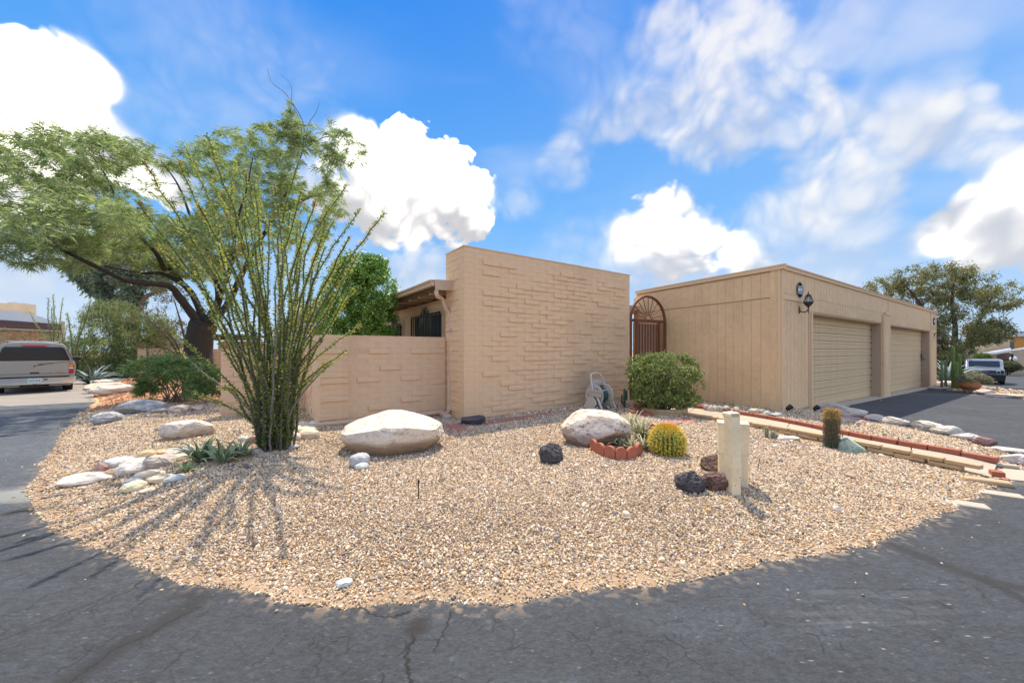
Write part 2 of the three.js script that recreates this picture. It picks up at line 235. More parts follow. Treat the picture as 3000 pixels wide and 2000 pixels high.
// asphalt: one sheet, its worn coat and cracks in a map laid over the near 14 x 9 metres
function asphaltMap() {
  const N = 2048, XM = 14, AX = Math.asinh(XM / 3), Z0 = .8, LZ = Math.log(26 / Z0), ux = (x) => .5 + .5 * Math.asinh(x / 3) / AX, uz = (z) => Math.log(Math.max(.3, z) / Z0) / LZ, cv = document.createElement('canvas'); cv.width = cv.height = N; const c = cv.getContext('2d'), R = rng(77);
  const px = (x) => ux(x) * N, pz = (z) => uz(z) * N, m = 135, mz = 220;
  const im = c.createImageData(N, N);
  for (let j = 0; j < N; j++) for (let i = 0; i < N; i++) {
    const x = 3 * Math.sinh((i / N * 2 - 1) * AX), z = Z0 * Math.exp(j / N * LZ);
    let k = .9 + .22 * (fbm(x * .7, 3, z * .7, 4) - .5) + .18 * (fbm(x * 5, 8, z * 2.2, 3) - .5) + (h3(i, j, 3) - .5) * .26 + (h3(i >> 1, j >> 1, 8) - .5) * .22 + (vn(i * .22, 3, j * .22) - .5) * .22;
    if (h3(i >> 1, j >> 1, 17) > .993) k += .35; if (h3(i >> 1, j >> 1, 29) > .9985) k += .5;
    // worn, dusty wheel paths and dust near the gravel
    k += .10 * sst(.56, .75, fbm(x * .9 + 4, 5, z * 2.6, 3));
    if (x < -3.8) k += .28 * sst(-3.8, -5.4, x) * (.6 + .8 * fbm(x * 1.2, 7, z * 3, 3));
    const d = -edgeD(x, z); let w = 0;
    if (d > -.1 && d < .5) w = clamp((sst(.2, 0, d) * .75 * sst(.5, .68, fbm(x * 24, 9, z * 24, 4))) + sst(.06, -.02, d) * .8);
    const o = (j * N + i) * 4, q = k * 84;
    im.data[o] = lerp(q * .97, 196, w); im.data[o + 1] = lerp(q * 1.03, 166, w); im.data[o + 2] = lerp(q * 1.10, 132, w); im.data[o + 3] = 255;
  }
  c.putImageData(im, 0, 0);
  const walk = (x, z, a, len, wob, w, col, branch = 0) => { c.strokeStyle = col; let l = 0; while (l < len) { const s = .012 + R() * .03, X = x + Math.cos(a) * s, Z = z + Math.sin(a) * s; c.lineWidth = w * (.5 + R()); c.beginPath(); c.moveTo(px(x), pz(z)); c.lineTo(px(X), pz(Z)); c.stroke(); x = X; z = Z; l += s; a += (R() - .5) * wob; if (R() < branch) walk(x, z, a + (R() - .5) * 2.4, len * .25 * R(), wob, w * .7, col, 0); } };
  // fine crazing everywhere
  for (let i = 0; i < 260; i++) { const x = -9 + R() * 18, z = .9 + R() ** 1.6 * 8; walk(x, z, R() < .6 ? (R() - .5) * .9 : R() * 6.3, .1 + R() * R() * .7, 2.1, .45 + R() * .45, `rgba(34,35,38,${.3 + R() * .5})`, .07); }
  for (let i = 0; i < 130; i++) { const a = R(), x = lerp(-3.2, 3, a), z = 2.05 - R() * .45 + x * x * .04; walk(x, z, (R() - .5) * 2.6, .06 + R() * .22, 2.3, .5 + R() * .5, 'rgba(26,26,29,.7)', .1); }
  const strip = (pts, w, col) => { c.strokeStyle = col; c.lineCap = 'butt'; c.lineWidth = w * m; c.beginPath(); pts.forEach(([u, v], i) => { const p = G(u, v, -.13); c[i ? 'lineTo' : 'moveTo'](px(p[0]), pz(-p[2])); }); c.stroke(); };
  const crack = (pts, w, col = 'rgba(14,14,16,.9)') => { c.strokeStyle = col; let l; for (const [u, v] of pts) { const p = G(u, v, -.13), q = [p[0], -p[2]]; if (l) for (let t = 0, n = 9, b = l; t < n; t++) { const k = (t + 1) / n, e = [lerp(l[0], q[0], k) + (R() - .5) * .022, lerp(l[1], q[1], k) + (R() - .5) * .022]; c.lineWidth = w * .42 * (.5 + R() * .9); c.beginPath(); c.moveTo(px(b[0]), pz(b[1])); c.lineTo(px(e[0]), pz(e[1])); c.stroke(); b = e; } l = q; } };
  for (const k of [1, .72, .45]) { strip([[600, 1745], [470, 1830], [330, 1910], [120, 2050]], .15 * k, 'rgba(48,47,47,.30)'); strip([[2600, 1590], [2740, 1645], [2860, 1690], [3060, 1740]], .13 * k, 'rgba(50,49,48,.35)'); strip([[0, 1512], [70, 1492], [125, 1482]], .12 * k, 'rgba(60,57,52,.35)'); strip([[2860, 1690], [2960, 1735], [3060, 1790]], .07 * k, 'rgba(45,45,45,.4)'); }
  crack([[590, 1775], [500, 1820], [430, 1862], [330, 1905], [230, 1980], [150, 2040]], 3.2); crack([[1035, 1770], [1090, 1800], [1145, 1808], [1200, 1792]], 5); crack([[1212, 1855], [1205, 1885], [1190, 1910], [1196, 1950], [1202, 2005]], 5); crack([[1318, 1790], [1315, 1832], [1290, 1868], [1268, 1910]], 3.4); crack([[1200, 1880], [1280, 1874]], 2); crack([[0, 1705], [110, 1665]], 2); crack([[60, 1795], [140, 1740], [260, 1715]], 2); crack([[430, 1690], [380, 1730], [250, 1775], [60, 1840]], 2);
  crack([[2390, 1722], [2440, 1725], [2560, 1722], [2780, 1728], [3000, 1718]], 1.6); crack([[2880, 1330], [2930, 1300], [3020, 1295]], 2.5); crack([[2930, 1345], [2860, 1290], [2905, 1300]], 2); crack([[2700, 1180], [2840, 1205], [3010, 1222]], 2.4); crack([[1950, 1760], [2100, 1748], [2300, 1745]], 1.5);
  { const p = G(1222, 1835, -.13); for (let i = 0; i < 26; i++) { c.fillStyle = 'rgba(44,43,43,.22)'; c.beginPath(); c.ellipse(px(p[0] + (R() - .5) * .07), pz(-p[2] + (R() - .5) * .12), (.02 + R() * .03) * m, (.02 + R() * .035) * mz, R() * 3, 0, 7); c.fill(); } const q = G(560, 1735, -.13); for (let i = 0; i < 20; i++) { c.fillStyle = 'rgba(46,46,48,.16)'; c.beginPath(); c.ellipse(px(q[0] + (R() - .5) * .2), pz(-q[2] + (R() - .5) * .1), .05 * m, .03 * mz, R() * 3, 0, 7); c.fill(); } }
  for (let i = 0; i < 60; i++) { const x = lerp(-2.8, 2.2, R()), z = 1.5 + R() * .6; c.fillStyle = `rgba(176,152,122,${.25 + R() * .5})`; c.beginPath(); c.ellipse(px(x), pz(z), (.004 + R() * .009) * m, (.003 + R() * .006) * mz, R() * 3, 0, 7); c.fill(); }
  for (let i = 0; i < 26; i++) { const u = 2250 + R() * 500, v = 1730 + R() * 120, p = G(u, v, -.13); c.strokeStyle = 'rgba(150,152,152,.16)'; c.lineWidth = 4 + R() * 8; c.beginPath(); c.moveTo(px(p[0]), pz(-p[2])); c.lineTo(px(p[0] + .1 + R() * .3), pz(-p[2] + .01)); c.stroke(); }
  for (let i = 0; i < 30; i++) { const p = G(2000 + R() * 1000, 1500 + R() * 480, -.13); if (edgeD(p[0], -p[2]) > 0) continue; c.fillStyle = 'rgba(205,200,190,.8)'; c.fillRect(px(p[0]), pz(-p[2]), 1 + R() * 4, 1 + R() * 2); }
  // the pale spill of concrete at the left edge and saw-cut joints in the driveway
  { const p = G(60, 1450, -.13); for (let i = 0; i < 60; i++) { c.fillStyle = 'rgba(190,190,186,.07)'; c.beginPath(); c.ellipse(px(p[0] + (R() - .4) * .7), pz(-p[2] + (R() - .5) * .35), (.1 + R() * .25) * m, (.03 + R() * .06) * mz, 0, 0, 7); c.fill(); } }
  const t = new THREE.CanvasTexture(cv); t.flipY = false; t.colorSpace = THREE.SRGBColorSpace; t.wrapS = t.wrapT = THREE.ClampToEdgeWrapping; t.magFilter = THREE.LinearFilter;
  return [t, (x, z) => [ux(x), uz(z)]];
}
function sheet(xs, zs, yf, uvf, keep, colf) {
  const nx = xs.length, nz = zs.length, pos = new Float32Array(nx * nz * 3), uv = new Float32Array(nx * nz * 2), col = colf && new Float32Array(nx * nz * 3), ok = new Uint8Array(nx * nz), idx = [];
  for (let j = 0; j < nz; j++) for (let i = 0; i < nx; i++) { const k = j * nx + i, x = xs[i], z = zs[j]; pos.set([x, yf(x, z), -z], k * 3); uv.set(uvf(x, z), k * 2); if (colf) col.set(colf(x, z), k * 3); ok[k] = keep ? keep(x, z) : 1; }
  for (let j = 0; j < nz - 1; j++) for (let i = 0; i < nx - 1; i++) { const a = j * nx + i, b = a + 1, c = a + nx, e = c + 1; if (ok[a] || ok[b] || ok[c] || ok[e]) idx.push(a, b, c, b, e, c); }
  const g = new THREE.BufferGeometry(); g.setAttribute('position', new THREE.BufferAttribute(pos, 3)); g.setAttribute('uv', new THREE.BufferAttribute(uv, 2)); if (colf) g.setAttribute('color', new THREE.BufferAttribute(col, 3));
  g.setIndex(idx); g.computeVertexNormals(); g.userData.m = 1; return g;
}
const steps = (...l) => { const r = []; for (let i = 0; i < l.length - 2; i += 2) { const n = Math.round((l[i + 2] - l[i]) / l[i + 1]); for (let k = 0; k < n; k++) r.push(lerp(l[i], l[i + 2], k / n)); } r.push(l[l.length - 1]); return r; };
{
  const [map, uvf] = asphaltMap();
  const m = new THREE.MeshStandardMaterial({ map, roughness: .82, color: new THREE.Color().setRGB(.46, .47, .50) }); m.bumpMap = TX.grain.clone(); m.bumpMap.repeat.set(60, 30); m.bumpMap.needsUpdate = true; m.bumpScale = .003;
  struct('road', sheet(steps(-90, 10, -40, 1, -16, .25, 16, 1, 50, 10, 110), steps(-12, 1, .5, .12, 6, .3, 14, 1, 26, 4, 80), (x) => T(x), uvf), m);
}
// the yard: sandy soil under loose stones
{
  const col = (x, z) => { const n = fbm(x * 2, 3, z * 2, 4), o = sst(8.2, 10.2, z) * sst(-4.5, -6.5, x), dk = .85 + .35 * (n - .5) + .2 * (h3(Math.round(x * 90), 3, Math.round(z * 90)) - .5); return [lerp(.28, .52, o) * dk, lerp(.195, .27, o) * dk, lerp(.12, .135, o) * dk].map((q) => lerp(q * 1.7, q, sst(0, .35, edgeD(x, z)))); };
  struct('gravel_yard', sheet(steps(-34, 1, -18, .3, -9, .1, -6, .05, 7.6, .3, 14, 1, 33), steps(1.9, .05, 9.5, .1, 12, .4, 24, 2, 60), (x, z) => yardY(x, z), (x, z) => [x, z], (x, z) => edgeD(x, z) > -.25, col), VC({ bump: 'grain', bs: .006, bsize: .22 }));
}
const BUILT = [];   // footprints that loose stones keep clear of
const gravelCols = [[.62, .47, .30], [.68, .54, .38], [.54, .39, .24], [.73, .62, .46], [.58, .40, .23], [.48, .35, .24], [.67, .51, .34], [.78, .69, .55], [.38, .27, .17], [.58, .43, .33], [.18, .145, .12], [.60, .37, .16], [.34, .30, .27], [.70, .55, .37], [.64, .51, .39], [.26, .19, .125]];
function gravelLayer() {
  const R = rng(5), geo = new THREE.IcosahedronGeometry(1, 1), p = geo.attributes.position, seen = new Map();
  for (let i = 0; i < p.count; i++) { const k = [p.getX(i), p.getY(i), p.getZ(i)].map((q) => q.toFixed(3)).join(); if (!seen.has(k)) seen.set(k, .80 + R() * .30); const s = seen.get(k); p.setXYZ(i, p.getX(i) * s, p.getY(i) * s, p.getZ(i) * s); }
  geo.computeVertexNormals();
  const A = []; const m = new THREE.Matrix4(), q = new THREE.Quaternion(), e = new THREE.Euler();
  const bands = [[2.0, 3.6, .0138], [3.6, 5.2, .0162], [5.2, 7.6, .021], [7.6, 11, .032], [11, 20, .06], [20, 34, .13]];
  for (const [z0, z1, s] of bands) for (let z = z0; z < z1; z += s) for (let x = -1.46 * z1 - .3; x < 1.45 * z1; x += s) {
    const X = x + (R() - .5) * s * 1.1, Z = z + (R() - .5) * s * 1.1, keepR = R(), r1 = R(), r2 = R(), r3 = R(), ci = R(), br = R(), big = R();
    if (Math.abs(X) > 1.42 * Z + .2) continue;
    const d = edgeD(X, Z); if (d < -.02 && !(d > -.4 && keepR < .0018)) continue;
    if (d > 0 && keepR > .35 + .75 * sst(0, .22, d)) continue; if (keepR > 1.45 - .75 * fbm(X * 1.3, 4, Z * 1.3, 3)) continue;
    const org = sst(8.6, 10.4, Z) * sst(-5, -7, X); if (keepR < org * .85) continue;
    if (X > 2.8 && X < 7 && Z > 4 && Z < 10.2 && sd(WALK, X, Z) > -.06) continue;
    if (BUILT.some((b) => inside(b, X, Z))) continue;
    let r = s * (.34 + .42 * r1 * r1) * (Z < 5 ? 1.1 : 1); if (big > .985) r *= 1.4 + R() * .8; if (big > .9993 && d > .25) r *= 1.6;
    const y = (d > 0 ? Math.max(yardY(X, Z, d), T(X)) : T(X)) + r * (.25 + .35 * r2);
    e.set(R() * 6.3, R() * 6.3, R() * 6.3); q.setFromEuler(e); m.compose(V(X, y, -Z), q, V(r * (.85 + .6 * r3), r * .72, r * (.7 + .4 * r2)));
    A.push([m.clone(), ci, br, org]);
  }
  const im = new THREE.InstancedMesh(geo, new THREE.MeshStandardMaterial({ roughness: .9 }), A.length), c = new THREE.Color();
  A.forEach(([mm, ci, br, org], i) => { im.setMatrixAt(i, mm); const k = gravelCols[Math.floor(ci ** 1.05 * gravelCols.length)], b = .78 + .32 * br; im.setColorAt(i, c.setRGB(lerp(k[0], .5, org) * b, lerp(k[1], .27, org) * b, lerp(k[2], .15, org) * b)); });
  im.name = 'gravel'; tag(im, 'loose tan and pink crushed stone covering the yard', 'gravel', null, 'stuff'); im.castShadow = im.receiveShadow = true; scene.add(im);
  console.log('gravel', A.length);
}

// ---------- block walls ----------
const TH = Math.atan2(.5685, .8231);   // the fronts of house, walls and gate
const d1 = [.8231, .5685], d2 = [-.5685, .8231];   // along the front to the right; back from it
const along = (p, s, t = 0) => [p[0] + d1[0] * s + d2[0] * t, p[1] + d1[1] * s + d2[1] * t];
function blockGeo(w, h, d, seed, ch = .007) {   // a painted slump block: bulging face, soft uneven arrises
  const R = rng(seed), pos = [], q = (x, y, z) => [x, y, z], j = () => (R() - .5) * .006;
  const x = w / 2, y = h / 2, a = [[-x, -y], [x, -y], [x, y], [-x, y]], f = a.map(([X, Y]) => q(X - Math.sign(X) * ch + j(), Y - Math.sign(Y) * ch * .9 + j() * .7, d)), m = a.map(([X, Y]) => q(X + j() * .3, Y, d - ch * .9)), b = a.map(([X, Y]) => q(X, Y, -.02));
  const mid = q(j() * 3, j(), d + .0015), tri = (A, B, C) => pos.push(...A, ...B, ...C);
  for (let i = 0; i < 4; i++) { const k = (i + 1) % 4; tri(f[i], f[k], mid); tri(m[i], m[k], f[k]); tri(m[i], f[k], f[i]); tri(b[i], b[k], m[k]); tri(b[i], m[k], m[i]); }
  const g = new THREE.BufferGeometry(); g.setAttribute('position', new THREE.Float32BufferAttribute(pos, 3)); g.computeVertexNormals(); return g;
}
const lvl = [.003, .0035, .0045, .014, .027];
const BG = {}; const blockVar = (w, h, l, k) => BG[[w.toFixed(3), h.toFixed(3), l, k]] ??= blockGeo(w, h, lvl[l], 100 + l * 10 + k + Math.round(w * 1000), l > 2 ? .013 : .0025);
// rows of blocks on a face: fr is the face's frame, its core sits behind z = 0
function blockFace(parent, fr, len, rows, h, bl_, seed, mat, proud, y0 = 0, budget = { n: 0 }, skip) {
  const R = rng(seed), rest = [];
  for (let r = 0; r < rows; r++) {
    const off = r % 2 ? bl_ / 2 : 0; let x = 0, n = 0;
    while (x < len - .02) {
      let w = n === 0 && off ? off : bl_; if (x + w > len) w = len - x; if (w < .05) break;
      const k = R(), e = proud(x + w / 2, y0 + (r + .5) * h, k, n, r), g = blockVar(w - .0015, h - .0012, e, Math.floor(R() * 3));
      if (!skip || !skip(x, y0 + r * h)) { if (mat.userData.metres) boxUV(g); rest.push([g, at(fr, x + w / 2, y0 + (r + .5) * h, 0), Math.hypot(w, h)]); }
      x += w; n++;
    }
  }
  return rest;
}
function addBlocks(parent, list, mat, most) {
  const eye = camera.position, pos = V(), sc = list.map(([g, m]) => { pos.setFromMatrixPosition(m); return pos.distanceTo(eye); });
  const order = list.map((_, i) => i).sort((a, b) => sc[a] - sc[b]);
  order.slice(0, most).forEach((i) => part(parent, 'block', list[i][0], mat, { m: list[i][1] }));
  const rest = order.slice(most); if (rest.length) { const inv = new THREE.Matrix4().makeTranslation(-parent.position.x, -parent.position.y, -parent.position.z); part(parent, 'blocks', merge(rest.map((i) => list[i][0].clone().applyMatrix4(inv.clone().multiply(list[i][1])))), mat, { kind: 'stuff' }); }
}
const A0 = [-.914, 7.13], B0 = [3.103, 9.905], TALLH = 3.30;
{ // the tall wall in front of the house
  const L = Math.hypot(B0[0] - A0[0], B0[1] - A0[1]), f = frame(...A0, TH, 0), W = thing('block_wall', 'tall tan painted block wall with proud blocks in front of the house', 'wall', [A0[0], 0, -A0[1]]);
  part(W, 'core', box(L, TALLH + .25, .8, L / 2, (TALLH - .25) / 2, -.4), MAT.tall, { m: f });
  const sideF = frame(...along(A0, 0, .8), TH - Math.PI / 2, 0);
  const fr = blockFace(W, f, L, 33, TALLH / 33, L / 12, 3, MAT.tall, (x, y, k, n) => x < .45 || y > 3.1 || x > L - .3 ? (k > .86 ? 2 : 0) : k < .42 ? Math.floor(k * 7) % 3 : k < .74 ? 3 : 4);
  const sf = blockFace(W, sideF, .8, 33, TALLH / 33, .4, 8, MAT.tall, (x, y, k, n, r) => x > .62 || y > 3.15 ? 0 : r % 2 ? 3 : 1);
  addBlocks(W, [...fr, ...sf], MAT.tall, 295);
  part(W, 'cap', box(L + .03, .02, .83, L / 2, TALLH + .01, -.4), MAT.tall, { m: f });
  BUILT.push([A0, B0, along(B0, 0, .8), along(A0, 0, .8)]);
}
const LW0 = [-3.317, 6.47], LW1 = [-1.367, 7.75], LWH = 1.57;
{ // the low courtyard wall: front, return and the lower stretch to the left
  const L = Math.hypot(LW1[0] - LW0[0], LW1[1] - LW0[1]) - .01, th = Math.atan2(LW1[1] - LW0[1], LW1[0] - LW0[0]), f = frame(...LW0, th, 0), W = thing('courtyard_wall', 'low pinkish tan courtyard wall with a few proud blocks and a corner pier', 'wall', [LW0[0], 0, -LW0[1]]);
  part(W, 'core', box(L, LWH + .3, .2, L / 2, LWH / 2 - .15, -.1), MAT.low, { m: f });
  const P = new Set(['2,2', '2,4', '4,1', '5,3', '7,2', '7,4', '9,1', '11,4', '12,2']);
  const fr = blockFace(W, f, L, 15, LWH / 15, .4, 13, MAT.low, (x, y, k, n, r) => (P.has((14 - r) + ',' + n) ? 4 : k > .95 ? 3 : Math.floor(k * 3) % 3), 0, undefined, (x) => x < .44);
  // the pier at the corner, its courses standing proud by turns
  const pier = []; for (let r = 0; r < 15; r++) { const e = [3, 4, 0, 2, 4, 1, 2, 4, 4, 2, 0, 2, 4, 2, 1][r]; pier.push([blockVar(.46, LWH / 15 - .002, e, r % 3), at(f, .225, (r + .5) * LWH / 15, .02)]); }
  pier.forEach(([g]) => boxUV(g)); part(W, 'pier_core', box(.44, LWH + .26, .03, .22, LWH / 2 - .13, .005), MAT.low, { m: f });
  const RT = 2.0, rf = frame(...along(LW0, 0, RT), TH - Math.PI / 2, 0); part(W, 'return_core', box(RT, LWH + .4, .2, RT / 2, LWH / 2 - .2, -.1), MAT.low, { m: rf });
  const sf = blockFace(W, rf, RT, 15, LWH / 15, .4, 17, MAT.low, (x, y, k, n) => (k > .9 ? 3 : k > .8 ? 4 : Math.floor(k * 3) % 3));
  addBlocks(W, [...fr, ...pier, ...sf], MAT.low, 290);
  part(W, 'cap', box(L - .01, .025, .21, L / 2, LWH + .0125, -.1), MAT.low, { m: f }); part(W, 'cap', box(RT, .022, .21, RT / 2 - .1, LWH + .011, -.1), MAT.low, { m: rf });
  const E = along(LW0, 0, RT), S = along(E, -1.46), h = 1.26, W2 = thing('garden_wall', 'lower stretch of pinkish tan block wall half hidden behind the ocotillo', 'wall', [S[0], .07, -S[1]]), f2 = frame(...S, TH, .07);
  part(W2, 'core', box(1.45, h + .4, .2, .725, h / 2 - .2, -.1), MAT.low, { m: f2 }); addBlocks(W2, blockFace(W2, f2, 1.45, 12, h / 12, .4, 23, MAT.low, (x, y, k) => (k > .9 ? 4 : k > .75 ? 3 : 0)), MAT.low, 200);
  part(W2, 'cap', box(1.47, .02, .22, .725, h + .01, -.1), MAT.low, { m: f2 });
  BUILT.push([LW0, LW1, along(LW1, 0, .2), along(LW0, 0, .2)], [E, S, along(S, 0, .2), along(E, 0, .2)]);
}

// ---------- the house behind the walls ----------
{
  const O = [-1.454, 8.2], Hh = 2.46, LN = 7, of = along(O, 0, LN), th = TH - Math.PI / 2, f = frame(...of, th, 0), fx = (t) => LN - t;
  const W = thing('house', 'tan single storey house behind the courtyard wall with gutter, rafters and barred windows', 'house', [O[0], 0, -O[1]]);
  part(W, 'wall', box(LN + .3, Hh, .2, (LN + .3) / 2, Hh / 2, -.1), MAT.house, { m: f });
  part(W, 'body', box(4.6, 2.3, 6.4, 2.45, 1.15, -4.4), MAT.house, { m: frame(...A0, TH, 0) });
  part(W, 'wall_trim', box(LN, .09, .02, LN / 2, Hh - .13, .012), MAT.trim, { m: f });
  // roof: falls towards the gutter
  const rs = new THREE.Matrix4().multiplyMatrices(at(f, 0, Hh + .12, .52), new THREE.Matrix4().makeRotationX(.06));
  part(W, 'roof', box(LN + .55, .06, 5.4, (LN + .75) / 2, .07, -2.72), MAT.roof, { m: rs });
  part(W, 'roof_deck', box(LN + .5, .025, .62, (LN + .7) / 2, .02, -.34), MAT.rafter, { m: rs });
  part(W, 'fascia', box(LN + .55, .17, .03, (LN + .75) / 2, .0, -.03), MAT.darkwood, { m: rs });
  part(W, 'gutter', merge([box(LN + .6, .1, .1, (LN + .8) / 2, .055, .045), box(LN + .6, .03, .13, (LN + .8) / 2, .105, .055)]), MAT.gutter, { m: rs });
  part(W, 'barge_board', box(.03, .2, .95, LN + .72, .02, -.45), MAT.gutter, { m: rs });
  for (let t = -.3; t < LN; t += .62) part(W, 'rafter', box(.06, .13, .6, fx(t), -.06, -.33), MAT.rafter, { m: rs });
  // windows with iron grilles
  const scroll = (cx, cy, s, r) => { const P = []; for (let i = 0; i <= 18; i++) { const a = s * (i / 18 * 4.6 - 1.2), k = lerp(1, .3, i / 18); P.push(V(cx + Math.cos(a) * r * k * (s > 0 ? 1 : -1) * (s > 0 ? 1 : 1), cy + Math.sin(Math.abs(a) * 1) * r * k, 0)); } return tube(P, .007, 5); };
  const win = (t0, t1, top, bot, name, n) => {
    const w = t1 - t0, c = fx((t0 + t1) / 2);
    const wi = part(W, 'window', merge([box(w + .06, .05, .05, 0, (top - bot) / 2, 0), box(w + .06, .05, .05, 0, -(top - bot) / 2, 0), box(.05, top - bot, .05, -w / 2, 0, 0), box(.05, top - bot, .05, w / 2, 0, 0), box(.035, top - bot, .03, w * .1, 0, 0)]), MAT.trim, { m: at(f, c, (top + bot) / 2, .01) });
    part(wi, 'pane', box(w, top - bot, .012, 0, 0, .006), MAT.glass);
    const gr = part(W, 'window_grille', merge([box(w + .1, .035, .03, 0, (top - bot) / 2, 0), box(w + .1, .035, .03, 0, -(top - bot) / 2, 0), box(.04, top - bot, .03, -w / 2 - .03, 0, 0), box(.04, top - bot, .03, w / 2 + .03, 0, 0)]), MAT.iron, { m: at(f, c, (top + bot) / 2, .11) });
    for (let i = 1; i < n; i++) part(gr, 'bar', box(.018, top - bot, .018, -w / 2 + w * i / n, 0, 0), MAT.iron);
    const ty = (top - bot) / 2; const sc = [];
    for (const s of [-1, 1]) { const P = []; for (let i = 0; i <= 20; i++) { const a = i / 20; P.push(V(s * (.02 + .2 * a - (a > .8 ? (a - .8) * .5 : 0)), ty + .03 + .16 * Math.sin(Math.min(1, a * 1.15) * Math.PI) * (1 - .2 * a), 0)); } sc.push(tube(P, .011, 5), new THREE.TorusGeometry(.035, .009, 5, 12).translate(s * .21, ty + .05, 0), new THREE.TorusGeometry(.03, .009, 5, 12).translate(s * .045, ty + .06, 0)); }
    sc.push(box(.012, .2, .012, 0, ty + .1, 0)); part(gr, 'scroll', merge(sc), MAT.iron);
    const rv = []; for (const s of [-1, 1]) rv.push(new THREE.TorusGeometry(.03, .009, 5, 12).translate(s * .04, -.07, .012), bar([0, -.1, .012], [s * .1, -.34, .012], .009), new THREE.TorusGeometry(.035, .009, 5, 12).translate(s * .06 + .42, -.27, .012)); part(gr, 'rosette', merge(rv), MAT.iron, { kind: 'stuff' });
  };
  win(.1, 1.8, 2.16, 1.0, 'a', 15); win(2.78, 3.72, 2.06, 1.0, 'b', 9);
  part(W, 'window_trim', merge([box(1.0, .06, .03, fx(3.25), 2.13, .016), box(.07, 1.1, .03, fx(2.68), 1.6, .016)]), MAT.trim, { m: f });
  // downspout: from the gutter to the short wall face, down it and along the foot of the low wall
  const DS = [D(1278, 850, 7.32), D(1281, 866, 7.33), D(1296, 876, 7.5), D(1303, 893, 7.56), D(1309, 907, 7.6), D(1317, 920, 7.62), D(1317, 1150, 7.62), D(1317, 1195, 7.6), D(1308, 1210, 7.5), D(1290, 1213, 7.4)];
  part(W, 'downspout', tube(smooth(DS, 60), .042, 10).translate(-O[0], 0, O[1]), MAT.pipe);
  const ln = [along(LW1, -.12, -.1), along(LW0, .02, -.1), along(LW0, -.22, -.13)]; part(W, 'drain_pipe', tube([V(ln[0][0], .075, -ln[0][1]), V(ln[1][0], .05, -ln[1][1]), V(ln[2][0], .03, -ln[2][1])], .045, 10).translate(-O[0], 0, O[1]), MAT.pipe);
  const br = D(1322, 965, 7.6); part(W, 'pipe_strap', box(.14, .03, .1, br.x - O[0], br.y, br.z + O[1], .9), MAT.pipe);
  // entry side of the house seen through the arch of the gate
  part(W, 'porch_roof', box(2.4, .14, 2.2, 1.1, 2.62, -1.4), MAT.gutter, { m: frame(...along(B0, .1, .6), TH, 0) });
  part(W, 'porch_wall', box(1.3, 2.5, .12, .9, 1.25, -1.9), MAT.house, { m: frame(...along(B0, .1, .6), TH, 0) });
  BUILT.push([along(A0, .1, .8), along(A0, 4.9, .8), along(A0, 4.9, 9), along(A0, .16, 9)]);
}
// ---------- gate with a sunburst arch ----------
const C0 = [5.774, 8.05], FD = [.8275, .5612], LDd = [-.4676, .884], GL = 17.16;   // garage: near corner, along the doors, back along the side
{
  const E = [4.36, 10.6], L = Math.hypot(E[0] - B0[0], E[1] - B0[1]), th = Math.atan2(E[1] - B0[1], E[0] - B0[0]), f = frame(B0[0] + .03, B0[1] + .05, th, 0), W = thing('entry_gate', 'rust brown iron gate with a sunburst arch between wall and garage', 'gate', [B0[0], 0, -B0[1]]);
  const w = L - .06, c = w / 2, by = 2.13, r = w / 2 - .02;
  const P = []; for (let i = 0; i <= 32; i++) { const a = Math.PI * i / 32; P.push(V(c - Math.cos(a) * r, by + Math.sin(a) * r, 0)); }
  part(W, 'arch', merge(P.slice(1).map((q, i) => { const d = V().subVectors(q, P[i]), g = box(d.length() + .012, .055, .05); g.rotateZ(Math.atan2(d.y, d.x)); return g.translate((q.x + P[i].x) / 2, (q.y + P[i].y) / 2, 0); })), MAT.rust, { m: f });
  part(W, 'hub', new THREE.TorusGeometry(.13, .014, 6, 20, Math.PI).translate(c, by + .03, 0), MAT.rust, { m: f });
  for (let i = 1; i < 10; i++) { const a = Math.PI * i / 10; part(W, 'ray', bar([c + Math.cos(a) * .13, by + .03 + Math.sin(a) * .13, 0], [c + Math.cos(a) * (r - .03), by + Math.sin(a) * (r - .03), 0], .011), MAT.rust, { m: f }); }
  part(W, 'crossbar', box(w, .08, .06, c, by, .003), MAT.rust, { m: f });
  for (const x of [.02, w - .02]) part(W, 'post', box(.06, 2.09, .06, x, 1.045, 0), MAT.rust, { m: f });
  for (const x of [.25, w - .25]) part(W, 'stile', box(.075, 2.09, .045, x, 1.045, 0), MAT.rust, { m: f });
  for (let i = 0; i < 9; i++) { const x = i === 0 ? .13 : i === 8 ? w - .13 : .25 + (w - .5) * i / 8, b = part(W, 'bar', box(.018, 2.06, .018, x, 1.04, 0), MAT.rust, { m: f }); if ([0, 3, 4, 5, 8].includes(i)) part(b, 'knuckle', new THREE.SphereGeometry(.022, 8, 6).scale(1, .8, 1).translate(x, [1.5, 0, 0, 1.55, 1.78, 1.55, 0, 0, 1.45][i], 0), MAT.rust); }
  part(W, 'screen', box(w - .56, 2.0, .006, c, 1.04, -.03), M([.36, .20, .13], { bump: 'grain', bs: .001, bsize: .1 }), { m: f });
  part(W, 'bottom_rail', box(w, .05, .045, c, .1, .003), MAT.rust, { m: f });
}
